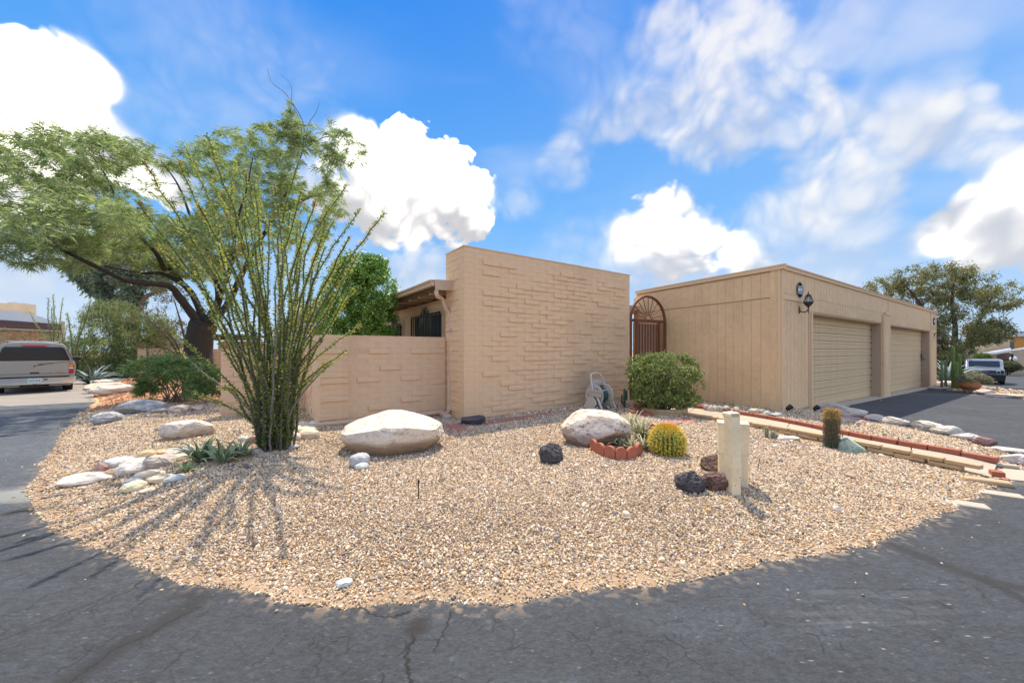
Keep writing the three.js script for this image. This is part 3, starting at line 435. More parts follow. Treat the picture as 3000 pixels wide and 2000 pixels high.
// ---------- the garage ----------
const shiftUV = (g, i) => { const c = g.clone(), u = c.attributes.uv; for (let k = 0; k < u.count; k++) u.setXY(k, u.getX(k) + i * .2 + 3, u.getY(k) + Math.floor(i / 6) * 1.37); c.userData.m = 1; return c; };
{
  const Hg = 3.11, LDp = 4.08, tf = Math.atan2(FD[1], FD[0]), ts = Math.atan2(-LDd[1], LDd[0] * -1) , C3 = [C0[0] + LDd[0] * LDp, C0[1] + LDd[1] * LDp], C1 = [C0[0] + FD[0] * GL, C0[1] + FD[1] * GL], C2 = [C1[0] + LDd[0] * 6, C1[1] + LDd[1] * 6];
  const W = thing('garage', 'flat roofed tan garage with grooved board siding and two wide doors', 'garage', [C0[0], 0, -C0[1]]);
  const fF = frame(...C0, tf, 0), fL = frame(...C3, Math.atan2(-LDd[1], -LDd[0]), 0);
  const loc = (X, Z) => [X - C0[0], -(Z - C0[1])];
  // side: boards in two tiers on a core
  const inn = .03; part(W, 'side_core', box(LDp - .02, Hg - .05, .12, LDp / 2, (Hg - .05) / 2, -.065 - inn * .2), MAT.gar, { m: fL });
  const n = 20, bw = LDp / n, gL = boxUV(rbox(bw - .004, 2.42, .010, .002, 0, 0, 0, 1)), gU = boxUV(rbox(bw - .004, .545, .010, .002, 0, 0, 0, 1));
  for (let i = 0; i < n; i++) { part(W, 'siding_board', shiftUV(gL, i), MAT.gar, { m: at(fL, (i + .5) * bw, 1.255, .005) }); part(W, 'siding_board', shiftUV(gU, i + 31), MAT.gar, { m: at(fL, (i + .5) * bw, 2.475 + .2725 + .012, .009) }); }
  part(W, 'foundation', box(LDp, .24, .1, LDp / 2, -.12, -.06), MAT.conc, { m: fL });
  part(W, 'corner_board', merge([box(.05, Hg - .02, .022, LDp - .025, (Hg - .02) / 2, .012)]), MAT.trim, { m: fL });
  part(W, 'side_fascia', merge([box(LDp + .1, .075, .05, LDp / 2 + .05, Hg - .01, .022), box(LDp + .1, .03, .07, LDp / 2 + .05, Hg + .04, .02)]), MAT.trim, { m: fL });
  // front
  const yb = (l) => -.12 - .013 * l, op = [[1.75, 7.78, 2.235], [8.72, 15.67, 2.2]], sid = [];
  const bd = .2034, solid = (a, b, y0, y1) => sid.push(...(() => { const o = []; for (let x = a; x < b - .01; x += bd) { const w = Math.min(bd, b - x); o.push(box(w - .008, y1 - y0, .014, x + w / 2, (y0 + y1) / 2, .005)); } return o; })());
  solid(.06, 1.5, .0, 2.42); solid(.06, 8.58, 2.56, Hg - .03); solid(8.64, 15.8, 2.22, Hg - .03); solid(1.5, 8.2, 2.255, 2.555); solid(15.72, GL - .06, -.3, 2.32); solid(15.86, GL - .06, 2.42, Hg - .03);
  part(W, 'front_siding', merge(sid), MAT.gar, { m: fF, kind: 'stuff' });
  const core = [box(1.74, Hg - .04, .2, .87, (Hg - .04) / 2, -.105), box(GL - 1.74, Hg - 2.24, .2, 1.74 + (GL - 1.74) / 2, (Hg - .04 + 2.24 - .04) / 2 + .01, -.105), box(.94, 2.6, .24, 8.25, .95, -.125), box(GL - 15.67, 2.65, .2, (GL + 15.67) / 2, .93, -.105)];
  part(W, 'front_wall', merge(core), MAT.gar, { m: fF });
  part(W, 'foundation', box(1.72, .24, .1, .86, -.121, -.05), MAT.conc, { m: fF });
  part(W, 'horizontal_trim', box(1.46, .12, .02, .78, 2.49, .013), MAT.trim, { m: fF });
  part(W, 'corner_board', box(.06, Hg - .02, .022, .03, (Hg - .02) / 2, .012), MAT.trim, { m: fF });
  for (const [x, y0, y1, w] of [[1.54, -.1, 2.52, .05], [1.69, -.12, 2.24, .1], [8.61, 2.3, Hg - .03, .05], [15.83, -.3, Hg - .03, .05], [GL - .03, -.34, Hg - .03, .06]]) part(W, 'vertical_trim', box(w, y1 - y0, .02, x, (y0 + y1) / 2, .016), MAT.trim, { m: fF });
  part(W, 'pier_trim', box(GL - 15.9, .05, .02, (GL + 15.86) / 2, 2.37, .014), MAT.trim, { m: fF });
  part(W, 'pillar', merge([box(.7, 2.75, .05, 8.37, 1.14, .03), box(.12, 2.75, .09, 7.86, 1.14, .02)]), MAT.gar, { m: fF }); part(W, 'pillar_cap', box(.72, .09, .08, 8.38, 2.56, .035), MAT.trim, { m: fF });
  part(W, 'fascia', merge([box(GL + .06, .075, .05, GL / 2, Hg - .01, .022), box(GL + .1, .03, .08, GL / 2, Hg + .04, .025)]), MAT.trim, { m: fF });
  const outl = [C0, C1, C2, C3].map((p) => loc(...p));
  const roofG = new THREE.ExtrudeGeometry(new THREE.Shape(outl.map(([x, z]) => new THREE.Vector2(x, -z))), { depth: .08, bevelEnabled: false }).rotateX(-Math.PI / 2).translate(0, Hg - .045, 0);
  part(W, 'roof', roofG, MAT.roof);
  part(W, 'end_wall', box(6, Hg + .3, .1, -3, (Hg - .35) / 2, -.05), MAT.gar, { m: frame(...C1, Math.atan2(LDd[1], LDd[0]) + Math.PI, 0) });
  part(W, 'back_wall', box(GL, Hg - .1, .1, GL / 2, Hg / 2 - .1, -.05), MAT.gar, { m: frame(C3[0], C3[1], tf, 0) });
  op.forEach(([a, b, h], k) => {
    const w = b - a, dep = .26, y0 = yb(a), y1 = yb(b), sl = (y1 - y0) / w;
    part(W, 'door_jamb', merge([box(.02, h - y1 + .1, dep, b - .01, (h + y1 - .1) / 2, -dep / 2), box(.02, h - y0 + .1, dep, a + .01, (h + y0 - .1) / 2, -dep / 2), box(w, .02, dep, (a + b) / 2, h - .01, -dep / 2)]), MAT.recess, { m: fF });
    const rows = 11, ph = (h - y0 - .03) / rows, dg = part(W, 'garage_door', box(w - .04, h - y0 + .2, .03, 0, 0, -.02), M([.47, .34, .20]), { m: at(fF, (a + b) / 2, (h + y0) / 2 - .1, -dep) });
    const cy = (h + y0) / 2 - .1;
    for (let r = 0; r < rows; r++) {
      const y = y0 + .02 + (r + .5) * ph - cy, tall = ph - (r % 2 ? .006 : .018);
      const g = merge([rbox(w - .05, tall * .36, .02, .005, 0, tall * .31, 0, 1), rbox(w - .05, tall * .3, .017, .004, 0, -.01, 0, 1), rbox(w - .05, tall * .28, .02, .005, 0, -tall * .35, 0, 1)]);
      if (r === 0) { const p = g.attributes.position; for (let i = 0; i < p.count; i++) if (p.getY(i) < -.03) p.setY(i, p.getY(i) + sl * (p.getX(i) + w / 2) - .01); }
      part(dg, 'door_panel', g, MAT.door, { p: [0, y, .006] });
    }
    const nubs = []; for (let r = 1; r < rows; r++) nubs.push(box(.02, .035, .03, w / 2 - .015, y0 + .02 + r * ph - cy, .02)); part(dg, 'rollers', merge(nubs), MAT.iron, { kind: 'stuff' });
    if (k) part(W, 'lock_box', rbox(.16, .24, .1, .02, b - .1, 1.1, -.16), M([.30, .25, .2]), { m: fF });
  });
  part(W, 'door_sill', box(GL - 2, .3, .34, GL / 2 + .8, -.39, -.05), MAT.conc, { m: new THREE.Matrix4().multiplyMatrices(fF, new THREE.Matrix4().makeRotationZ(-.0135).setPosition(0, .145, 0)) });
  BUILT.push([C0, C1, C2, C3]);
  // house number, carriage lamps
  const plaque = (name, label, l, y, w, h, text, grp) => {
    const m = at(fF, l, y, .03), p = V().setFromMatrixPosition(m), t = thing(name, label, 'house number', [p.x, p.y, p.z], grp, tf);
    const cv = document.createElement('canvas'); cv.width = 256; cv.height = 192; const c = cv.getContext('2d'); c.fillStyle = '#e8e8ee'; c.fillRect(0, 0, 256, 192); c.fillStyle = '#1b2050'; c.fillRect(10, 10, 236, 172); c.fillStyle = '#f4f4f8'; if (text) { c.font = 'bold 112px serif'; c.textAlign = 'center'; c.fillText(text, 128, 134, 216); } else { c.fillRect(60, 56, 136, 84); }
    const tx = new THREE.CanvasTexture(cv); tx.colorSpace = THREE.SRGBColorSpace;
    part(t, 'plate', rbox(w * .86, h * .56, .012, .003), M([.03, .035, .12], { roughness: .3 })); part(t, 'numerals', new THREE.PlaneGeometry(w * .84, h * .53).translate(0, 0, .0075), new THREE.MeshStandardMaterial({ map: tx, roughness: .3 }));
    const s = []; for (let i = 0; i < 12; i++) { const a = i / 12 * Math.PI * 2, x = Math.cos(a) * w * .45, yy = Math.sin(a) * h * .42; s.push(new THREE.TorusGeometry(.028, .007, 5, 12).translate(x, yy, .004)); } for (const q of [-1, 1]) s.push(new THREE.TorusGeometry(.06, .011, 5, 14, Math.PI).rotateZ(q < 0 ? Math.PI : 0).translate(0, q * h * .34, .004), new THREE.SphereGeometry(.03, 8, 6).translate(0, q * h * .36, .006));
    part(t, 'scroll_frame', merge(s), MAT.iron);
  };
  plaque('number_plaque', 'black scrolled house number plaque reading 6970 near the garage corner', .93, 2.70, .33, .32, '6970');
  plaque('number_plaque', 'small dark scrolled number plaque at the far end of the garage', GL - .62, 2.68, .3, .3, '');
  const lamp = (label, l, y, hang) => {
    const m = at(fF, l, y, .012), p = V().setFromMatrixPosition(m), t = thing('wall_lamp', label, 'lamp', [p.x, p.y, p.z], null, tf), met = M([.05, .045, .04], { roughness: .5, metalness: .4 });
    part(t, 'back_plate', new THREE.SphereGeometry(.06, 14, 10).scale(.85, 1.5, .35), met);
    const bz = .17, s = hang ? 1 : 1, oy = hang ? -.12 : .16;
    part(t, 'arm', tube(smooth(hang ? [V(0, 0, .01), V(0, .1, .06), V(0, .13, .13), V(0, .08, bz)] : [V(0, -.03, .01), V(0, -.06, .08), V(0, -.05, .13), V(0, .0, bz)], 14), .012, 8), met);
    part(t, 'bowl', lathe(hang ? [[.0, -.10], [.075, -.10], [.08, -.085]] : [[.0, -.135], [.012, -.13], [.03, -.10], [.07, -.06], [.095, -.02], [.10, 0], [.095, .006]], 6).translate(0, oy, bz), met);
    const w0 = hang ? .075 : .092, w1 = hang ? .075 : .05, h = hang ? .15 : .12, y0 = hang ? -.085 : .006;
    for (let i = 0; i < 6; i++) { const a = (i + .5) / 6 * 2 * Math.PI, q = [Math.sin(a), Math.cos(a)]; part(t, 'frame_bar', bar([q[0] * w0, oy + y0, bz + q[1] * w0], [q[0] * w1, oy + y0 + h, bz + q[1] * w1], .006), met); }
    part(t, 'glass', new THREE.CylinderGeometry(w1 - .004, w0 - .004, h, 6, 1, true).rotateY(Math.PI / 6).translate(0, oy + y0 + h / 2, bz), new THREE.MeshPhysicalMaterial({ color: 0xdfe6ea, roughness: .25, transmission: .85, thickness: 0, side: THREE.DoubleSide }));
    part(t, 'roof_cap', lathe(hang ? [[.1, 0], [.095, .02], [.03, .05], [0, .055]] : [[.06, 0], [.055, .02], [.03, .045], [.01, .06], [.014, .075], [.006, .1], [0, .125]], 8).translate(0, oy + y0 + h, bz), met);
    if (!hang) part(t, 'finial', lathe([[.0, -.26], [.01, -.25], [.008, -.21], [.016, -.19], [.01, -.17], [.012, -.13]], 8).translate(0, oy, bz), met);
  };
  lamp('black lantern on the garage wall below the house number', .95, 2.25, false);
  lamp('black lantern on a hooked arm at the far garage end', GL - .5, 2.05, true);
}
// ---------- walkway, brick rows, pavers ----------
const lerpLine = (L, n) => { const c = new THREE.CatmullRomCurve3(L.map(([x, z]) => V(x, 0, -z)), false, 'centripetal'); return c; };
{
  const R = rng(44), tc = lerpLine(TAN), rc = lerpLine(RED), N = 60, tp = tc.getSpacedPoints(N), rp = rc.getSpacedPoints(N);
  const wy = (z) => lerp(-.115, -.05, sst(4.2, 5.0, z));
  const W = new THREE.Group(); W.name = 'walkway'; tag(W, 'pale concrete garden walkway between two brick rows', null, null, 'structure'); scene.add(W);
  const cuts = [0, 11, 22, 33, 43, 52, 60];
  for (let k = 0; k < cuts.length - 1; k++) { const pos = [], idx = []; let n = 0; for (let i = cuts[k]; i <= cuts[k + 1]; i++) { const e = i === cuts[k] ? .006 : i === cuts[k + 1] ? -.006 : 0, a = tp[i].clone(), b = rp[i].clone(); const dx = V(.4, 0, .9).normalize().multiplyScalar(e); a.add(dx); b.add(dx); for (const [q, dy] of [[a, 0], [b, 0], [a, -.12], [b, -.12]]) pos.push(q.x, wy(-q.z) + dy, q.z); if (n) { const o = (n - 1) * 4, p = n * 4; idx.push(o, o + 1, p, o + 1, p + 1, p, o, p, o + 2, p, p + 2, o + 2, o + 1, o + 3, p + 1, p + 1, o + 3, p + 3); } n++; } idx.push(0, 2, 1, 1, 2, 3); const p = (n - 1) * 4; idx.push(p, p + 1, p + 2, p + 1, p + 3, p + 2); const g = new THREE.BufferGeometry(); g.setAttribute('position', new THREE.Float32BufferAttribute(pos, 3)); g.setIndex(idx); const gg = g.toNonIndexed(); gg.computeVertexNormals(); part(W, 'slab', gg, MAT.slab); }
  { const q = [[5.42, 4.22], [5.75, 4.1], [6.35, 4.42], [6.02, 4.62]], sh = new THREE.Shape(q.map(([x, z]) => new THREE.Vector2(x, z))); part(W, 'apron', new THREE.ExtrudeGeometry(sh, { depth: .1, bevelEnabled: false }).rotateX(-Math.PI / 2).translate(0, -.218, 0), MAT.slab); }
  // tan bricks laid in courses, weathered
  const TW = thing('stacked_brick_edging', 'low stacked row of tan painted bricks along the walkway', 'brick edging', [4.47, 0, -6.56]);
  const tl = tc.getLength(), rows = 4, bh = .054, bg = []; for (let k = 0; k < 4; k++) { const g = rbox(.284, bh - .006, .10, .007, 0, 0, 0, 1), p = g.attributes.position, r = rng(60 + k); for (let i = 0; i < p.count; i++) p.setXYZ(i, p.getX(i) + (h3(Math.round(p.getX(i) * 200), k, Math.round(p.getY(i) * 300)) - .5) * .006, p.getY(i), p.getZ(i) + (h3(Math.round(p.getX(i) * 200), k + 9, Math.round(p.getY(i) * 300)) - .5) * .006); bg.push(boxUV(g)); }
  for (let r = 0; r < rows; r++) for (let s = (r % 2) * .15 + .1 + (r === 0 ? .0 : 0); s < tl - .16; s += .30) {
    const q = tc.getPointAt(s / tl), t = tc.getTangentAt(s / tl), top = .03 - (s > tl - 1.2 ? .025 * (s - tl + 1.2) : 0), y = top - (rows - r - .5) * bh; if (y < -.24) continue;
    part(TW, 'brick', bg[Math.floor(R() * 4)], MAT.tanb, { m: new THREE.Matrix4().makeRotationY(Math.atan2(-t.z, t.x) + (R() - .5) * (s > tl - 1.6 ? .05 : .015)).setPosition(q.x + (R() - .5) * .016, y, q.z + (R() - .5) * .022 + .045) });
  }
  const RW = thing('red_brick_edging', 'single row of red bricks along the far side of the walkway', 'brick edging', [5.1, 0, -7.48]), rl = rc.getLength(), rg = [0, 1, 2].map((k) => boxUV(rbox(.29, .066, .095, .006, 0, 0, 0, 1)));
  for (let s = .16; s < rl - .1; s += .302) { const q = rc.getPointAt(s / rl), t = rc.getTangentAt(s / rl); part(RW, 'brick', rg[0], MAT.red, { m: new THREE.Matrix4().makeRotationY(Math.atan2(-t.z, t.x) + (R() - .5) * .05).setPosition(q.x + .03, wy(-q.z) + .034, q.z - .045 + (R() - .5) * .012) }); }
  // loose pieces at the road end
  const loose = (label, u, v, geo, mat, ry, dy = 0) => { const p = GP(u, v); const m = solo('loose_brick', label, 'brick', geo, mat, [p[0], p[1] + dy, p[2]]); m.rotation.y = ry; };
  loose('broken red brick at the road end of the tan brick row', 2922, 1396, rbox(.12, .075, .1, .012), MAT.red, .9, .03); loose('small dark red brick shard lying beside the road', 2945, 1408, rbox(.08, .03, .06, .008), MAT.paver, .4, .012); loose('worn half buried brick with a pale crust at the gravel edge', 2895, 1416, rbox(.34, .06, .12, .025), MAT.tanb, -.62, .02);
  loose('white stained brick under the last red brick', 2905, 1362, rbox(.42, .035, .09, .008), MAT.conc, -.62, .01);
  // concrete pieces flush with the gravel at the road
  for (const [u, v, w, d, r, l] of [[2800, 1470, .42, .16, -.6, 'pale flat concrete piece at the gravel edge, nearer the camera'], [2890, 1440, .5, .16, -.6, 'pale flat concrete piece at the gravel edge, nearer the bricks']]) { const p = GP(u, v), m = solo('concrete_piece', l, 'concrete', rbox(w, .06, d, .02), MAT.slab, [p[0], p[1] - .022, p[2]]); m.rotation.y = r; }
  // pavers at the foot of the tall wall
  const PV = new THREE.Group(); PV.name = 'paver_path'; tag(PV, 'row of dull red pavers at the foot of the tall wall', null, null, 'structure'); scene.add(PV); const pg = [boxUV(rbox(.395, .05, .29, .006, 0, 0, 0, 1)), boxUV(rbox(.385, .05, .285, .008, 0, 0, 0, 1))];
  for (let i = -1; i < 14; i++) { const q = along(A0, .05 + i * .405, -.5 - (R() - .5) * .02); part(PV, 'paver', pg[i & 1], MAT.paver, { m: new THREE.Matrix4().makeRotationY(TH + (R() - .5) * .04).setPosition(q[0], groundY(q[0], q[1]) - .008 + R() * .006, -q[1]) }); }
  for (const [u, v, l] of [[1345, 1262, 0], [1310, 1248, 0], [1960, 1240, 0], [2010, 1236, 0], [1990, 1228, 0]]) { const p = GP(u, v); part(PV, 'paver', pg[0], MAT.paver, { m: new THREE.Matrix4().makeRotationY(TH + .1).setPosition(p[0], p[1] - .01, p[2]) }); }
}
// concrete apron of the driveway on the left
{ const q = [[-16.3, 14.5], [-12.6, 11.4], [-14.2, 10.6], [-24, 13.2], [-40, 20], [-40, 34], [-28, 31], [-22, 20.5]], sh = new THREE.Shape(q.map(([x, z]) => new THREE.Vector2(x, z))); const g = new THREE.ShapeGeometry(sh).rotateX(-Math.PI / 2); const p = g.attributes.position; for (let i = 0; i < p.count; i++) p.setY(i, T(p.getX(i)) + .006); g.computeVertexNormals(); struct('driveway', g, M([.25, .22, .19], { bump: 'grain', bs: .002, bsize: .3, tint: 2 })); }
// kerb of the far street on the right
{ const g = []; const z = 46; for (let x = 30; x < 100; x += 5) g.push(box(5, .3, .25, x + 2.5, T(x + 2.5) - .02, -z)); struct('kerb', merge(g), MAT.conc); const s = sheet(steps(26, 4, 110), [46, 48, 60], (x) => T(x) + .1, (x, z) => [x, z]); struct('pavement', s, M([.5, .38, .28], { bump: 'grain', bs: .01, bsize: 1 })); }
// ---------- rocks ----------
const rockBump = { bump: 'rough', bs: .012, bsize: .28 };
const RM = { pale: VC(rockBump), };
function rockGeo(seed, [sx, sy, sz], o = {}) {
  const { det = 14, round = 0, amp = .16, planes = 7, pal = [[.62, .55, .46], [.50, .42, .34], [.30, .26, .22]], vein = .5, pit = 0, flat = 0, stain } = o;
  const R = rng(seed), g = new THREE.IcosahedronGeometry(1, det), p = g.attributes.position, col = new Float32Array(p.count * 3), v = V(), PL = [];
  for (let i = 0; i < planes; i++) { const n = V(R() - .5, (R() - .35) * .9, R() - .5).normalize(); PL.push([n, .62 + R() * .3]); }
  if (flat) PL.push([V((R() - .5) * .25, 1, (R() - .5) * .25).normalize(), 1 - flat]);
  const s0 = seed * 7.13;
  for (let i = 0; i < p.count; i++) {
    v.fromBufferAttribute(p, i).normalize(); const d = v.clone();
    if (!round) for (const [n, k] of PL) { const h = v.dot(n); if (h > k) v.addScaledVector(n, (k - h) * .88); }
    let r = 1 + amp * 1.1 * (fbm(d.x * 1.4 + s0, d.y * 1.4, d.z * 1.4, 3) - .5) * 2 + (round ? 0 : amp * .38 * (fbm(d.x * 4 + s0, d.y * 4, d.z * 4, 3) - .5) * 2 + amp * .10 * (fbm(d.x * 18 + s0, d.y * 18, d.z * 18, 2) - .5) * 2);
    if (!round) { const cr = Math.abs(fbm(d.x * 2.2 + s0 + 9, d.y * 4.5, d.z * 2.2, 3) - .5); r -= amp * .18 * sst(.035, 0, cr); }
    if (pit) { const w = worley(d.x * 5 + s0, d.y * 5, d.z * 5), w2 = worley(d.x * 12 + s0, d.y * 12, d.z * 12); r += pit * ((w - .5) * .5 - (.5 - Math.min(.5, w2)) * .25); }
    v.multiplyScalar(r); if (o.cuts) for (const [nx, ny, nz, k] of o.cuts) { const h = v.x * nx + v.y * ny + v.z * nz; if (h > k) { v.x += nx * (k - h) * .9; v.y += ny * (k - h) * .9; v.z += nz * (k - h) * .9; } } if (o.under && v.y < .1) { const q = 1 - o.under * Math.min(1, (.1 - v.y) / .9) ** 1.8; v.x *= q; v.z *= q; } p.setXYZ(i, v.x * sx, v.y * sy, v.z * sz);
    const n1 = fbm(d.x * 2 + s0, d.y * 3, d.z * 2, 4), n2 = fbm(d.x * 9 + s0, d.y * 12, d.z * 9, 3), n3 = h3(Math.round(d.x * 120), Math.round(d.y * 120), Math.round(d.z * 120) + seed);
    let t = sst(.38, .66, n1) * .6 + sst(.4, .7, n2) * vein * .7; let c = [0, 1, 2].map((k) => lerp(pal[0][k], pal[1][k], clamp(t)));
    const dk = sst(.60, .72, n2) * vein * .8; c = c.map((q, k) => lerp(q, pal[2][k], dk) * (.9 + .2 * n3));
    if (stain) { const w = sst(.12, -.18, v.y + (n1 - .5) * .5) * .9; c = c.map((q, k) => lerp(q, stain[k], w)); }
    col.set(c, i * 3);
  }
  g.setAttribute('color', new THREE.BufferAttribute(col, 3)); g.computeVertexNormals();
  // soften the facets of an unindexed solid by averaging normals of shared points
  const acc = new Map(), nn = g.attributes.normal, key = (i) => Math.round(p.getX(i) * 4e4) + ',' + Math.round(p.getY(i) * 4e4) + ',' + Math.round(p.getZ(i) * 4e4);
  for (let i = 0; i < p.count; i++) { const k = key(i), a = acc.get(k) ?? [0, 0, 0]; a[0] += nn.getX(i); a[1] += nn.getY(i); a[2] += nn.getZ(i); acc.set(k, a); }
  for (let i = 0; i < p.count; i++) { const a = acc.get(key(i)), l = Math.hypot(...a); nn.setXYZ(i, a[0] / l, a[1] / l, a[2] / l); }
  return g;
}
const PAL = {
  pinkgranite: [[.66, .56, .46], [.48, .37, .29], [.20, .165, .145]],
  granite: [[.70, .61, .51], [.60, .50, .40], [.28, .23, .19]], white: [[.68, .61, .52], [.56, .48, .40], [.33, .28, .24]], grey: [[.46, .45, .44], [.33, .33, .34], [.16, .16, .17]], cream: [[.64, .54, .40], [.54, .44, .32], [.46, .37, .27]], orange: [[.62, .45, .24], [.50, .34, .17], [.36, .25, .16]],
  taupe: [[.50, .42, .35], [.40, .32, .27], [.27, .22, .19]], blue: [[.54, .56, .51], [.43, .46, .44], [.28, .30, .30]], lilac: [[.60, .52, .47], [.48, .41, .38], [.32, .28, .27]], dark: [[.12, .112, .12], [.075, .07, .075], [.03, .028, .03]], lava: [[.13, .12, .13], [.075, .07, .075], [.03, .028, .03]], redlava: [[.26, .14, .11], [.17, .10, .09], [.06, .045, .045]],
  brownlava: [[.28, .18, .13], [.18, .115, .09], [.08, .055, .045]], green: [[.46, .54, .44], [.22, .32, .23], [.12, .17, .12]], yel: [[.66, .60, .42], [.56, .50, .34], [.42, .37, .26]], maroon: [[.32, .19, .17], [.22, .12, .11], [.10, .06, .06]],
};
// a rock where its outline (u0..u1, v0..v1) stands in the photograph, resting on the ground
function rock(name, label, [u0, u1, v0, v1], pal, o = {}) {
  const g0 = GP((u0 + u1) / 2, v1 - (o.lift ?? 0)), Zf = -g0[2], W0 = (u1 - u0) / F * Zf, dr = o.depth ?? .8, Zc = Zf + W0 * dr * .42, W = (u1 - u0) / F * Zc, X = ((u0 + u1) / 2 - CU) / F * Zc, gy = groundY(X, Zc);
  const top = EYE - (v0 - HV) / F * Zc, h = Math.max(.03, top - gy), sink = o.sink ?? .22;
  const geo = rockGeo(o.seed ?? (u0 * 3 + v0), [W * .53, h * (1 + sink) / 2 * 1.08, W * dr * .53], { ...o, pal: PAL[pal] }), ph = Math.atan2(X, Zc);
  const m = solo(name, label, o.cat ?? 'rock', geo, RM[o.mat] ?? RM.pale, [X, gy + h * (1 - sink) / 2 * .98, -Zc], o.group); m.rotation.y = -ph * .6 + (o.turn ?? 0); if (o.tilt) m.rotation.z = o.tilt; return m;
}
const zz = (ox, oy, s) => (a, b, c, d) => [ox + a * s, ox + b * s, oy + c * s, oy + d * s];
RM.lava = VC({ bump: 'rough', bs: .03, bsize: .12, roughness: .8 }); RM.smooth = VC({ bump: 'grain', bs: .001, bsize: .2, roughness: .7 });
{
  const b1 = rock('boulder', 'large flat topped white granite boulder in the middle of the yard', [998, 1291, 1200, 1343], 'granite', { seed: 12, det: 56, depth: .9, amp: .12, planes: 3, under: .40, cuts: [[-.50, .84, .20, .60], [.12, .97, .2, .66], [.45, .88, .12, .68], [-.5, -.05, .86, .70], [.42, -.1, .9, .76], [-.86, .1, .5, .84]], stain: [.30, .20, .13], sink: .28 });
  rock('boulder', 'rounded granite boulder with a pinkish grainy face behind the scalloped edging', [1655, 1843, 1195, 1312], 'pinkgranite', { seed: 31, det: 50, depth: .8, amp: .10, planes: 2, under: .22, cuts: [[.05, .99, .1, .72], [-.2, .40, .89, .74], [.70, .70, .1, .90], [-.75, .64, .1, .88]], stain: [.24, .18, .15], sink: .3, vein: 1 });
  rock('cobble', 'dark grey cobble tucked under the left end of the large boulder', [1027, 1080, 1328, 1371], 'grey', { round: 1, det: 12, depth: .9, mat: 'smooth' }); rock('cobble', 'small light grey cobble in front of the dark one under the boulder', [1042, 1079, 1356, 1377], 'blue', { round: 1, det: 10, mat: 'smooth' });
  rock('lava_rock', 'black pitted lava rock alone in open gravel left of the scalloped edging', [1580, 1645, 1297, 1361], 'lava', { det: 26, pit: .3, amp: .2, mat: 'lava', depth: .9 });
  rock('lava_rock', 'dark craggy rock at the left corner of the tall wall', [1346, 1428, 1218, 1247], 'dark', { det: 26, pit: .2, amp: .25, mat: 'lava' });
  rock('lava_rock', 'black and reddish lava rock leftmost of the three by the utility post', [1974, 2060, 1377, 1444], 'lava', { seed: 5, det: 28, pit: .32, amp: .22, mat: 'lava' });
  rock('lava_rock', 'reddish lava rock touching the left side of the utility post', [2056, 2138, 1384, 1440], 'redlava', { seed: 8, det: 28, pit: .3, amp: .2, mat: 'lava' });
  rock('lava_rock', 'brown knobbly lava rock behind the utility post', [2062, 2135, 1333, 1388], 'brownlava', { seed: 9, det: 28, pit: .38, amp: .2, mat: 'lava' });
  rock('rock', 'flat white stone lying beside the walkway brick row near the small cacti', [2276, 2335, 1274, 1292], 'white', { det: 14, flat: .5, depth: .8 });
  { // the pale green rock with a sharp ridge
    const p = GP(2512, 1326), W = .33, g = rockGeo(77, [W * .5, .15, W * .34], { det: 18, amp: .06, planes: 0, pal: PAL.green, vein: .6 }), q = g.attributes.position; for (let i = 0; i < q.count; i++) { const x = q.getX(i), z = q.getZ(i), h = Math.max(0, .19 * (1 - Math.abs(x + .04) / .24) - Math.abs(z) * .25); if (q.getY(i) > 0) q.setY(i, Math.min(q.getY(i) * 2, h + .01)); } g.computeVertexNormals();
    const m = solo('rock', 'pale green pyramid shaped rock beside the tall barrel cactus', 'rock', g, RM.pale, [p[0], p[1] + .0, p[2] - .1]); m.rotation.y = -.5;
  }
  // left yard
  rock('rock', 'small grey angular rock beside the left driveway edge', [283, 353, 1206, 1241], 'grey', { det: 20, depth: .8 }); rock('rock', 'long low grey rock in the shade before the oleander shrub', [362, 466, 1172, 1212], 'grey', { det: 24, depth: .7 });
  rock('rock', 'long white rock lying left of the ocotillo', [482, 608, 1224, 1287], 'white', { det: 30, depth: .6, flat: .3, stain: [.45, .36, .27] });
  rock('rock', 'rounded brown rock under the oleander shrub', [502, 555, 1187, 1211], 'taupe', { det: 14, round: 1 }); rock('rock', 'smaller brown rock right of the rounded one under the shrub', [556, 592, 1188, 1205], 'taupe', { det: 12 }); rock('rock', 'low brown stone between the grey rock and the shrub', [452, 500, 1195, 1212], 'taupe', { det: 12 });
  const z1 = zz(0, 800, .2551); rock('rock', 'flat white rock in front of the blue agave, nearer the camera', z1(1095, 1515, 1270, 1398), 'white', { det: 24, flat: .3, depth: .6 }); rock('rock', 'flat cream rock in front of the blue agave, left and behind', z1(1050, 1400, 1240, 1365), 'cream', { det: 22, flat: .3, depth: .6 }); rock('rock', 'small pinkish stone right under the blue agave', z1(1075, 1255, 1214, 1280), 'lilac', { det: 14 });
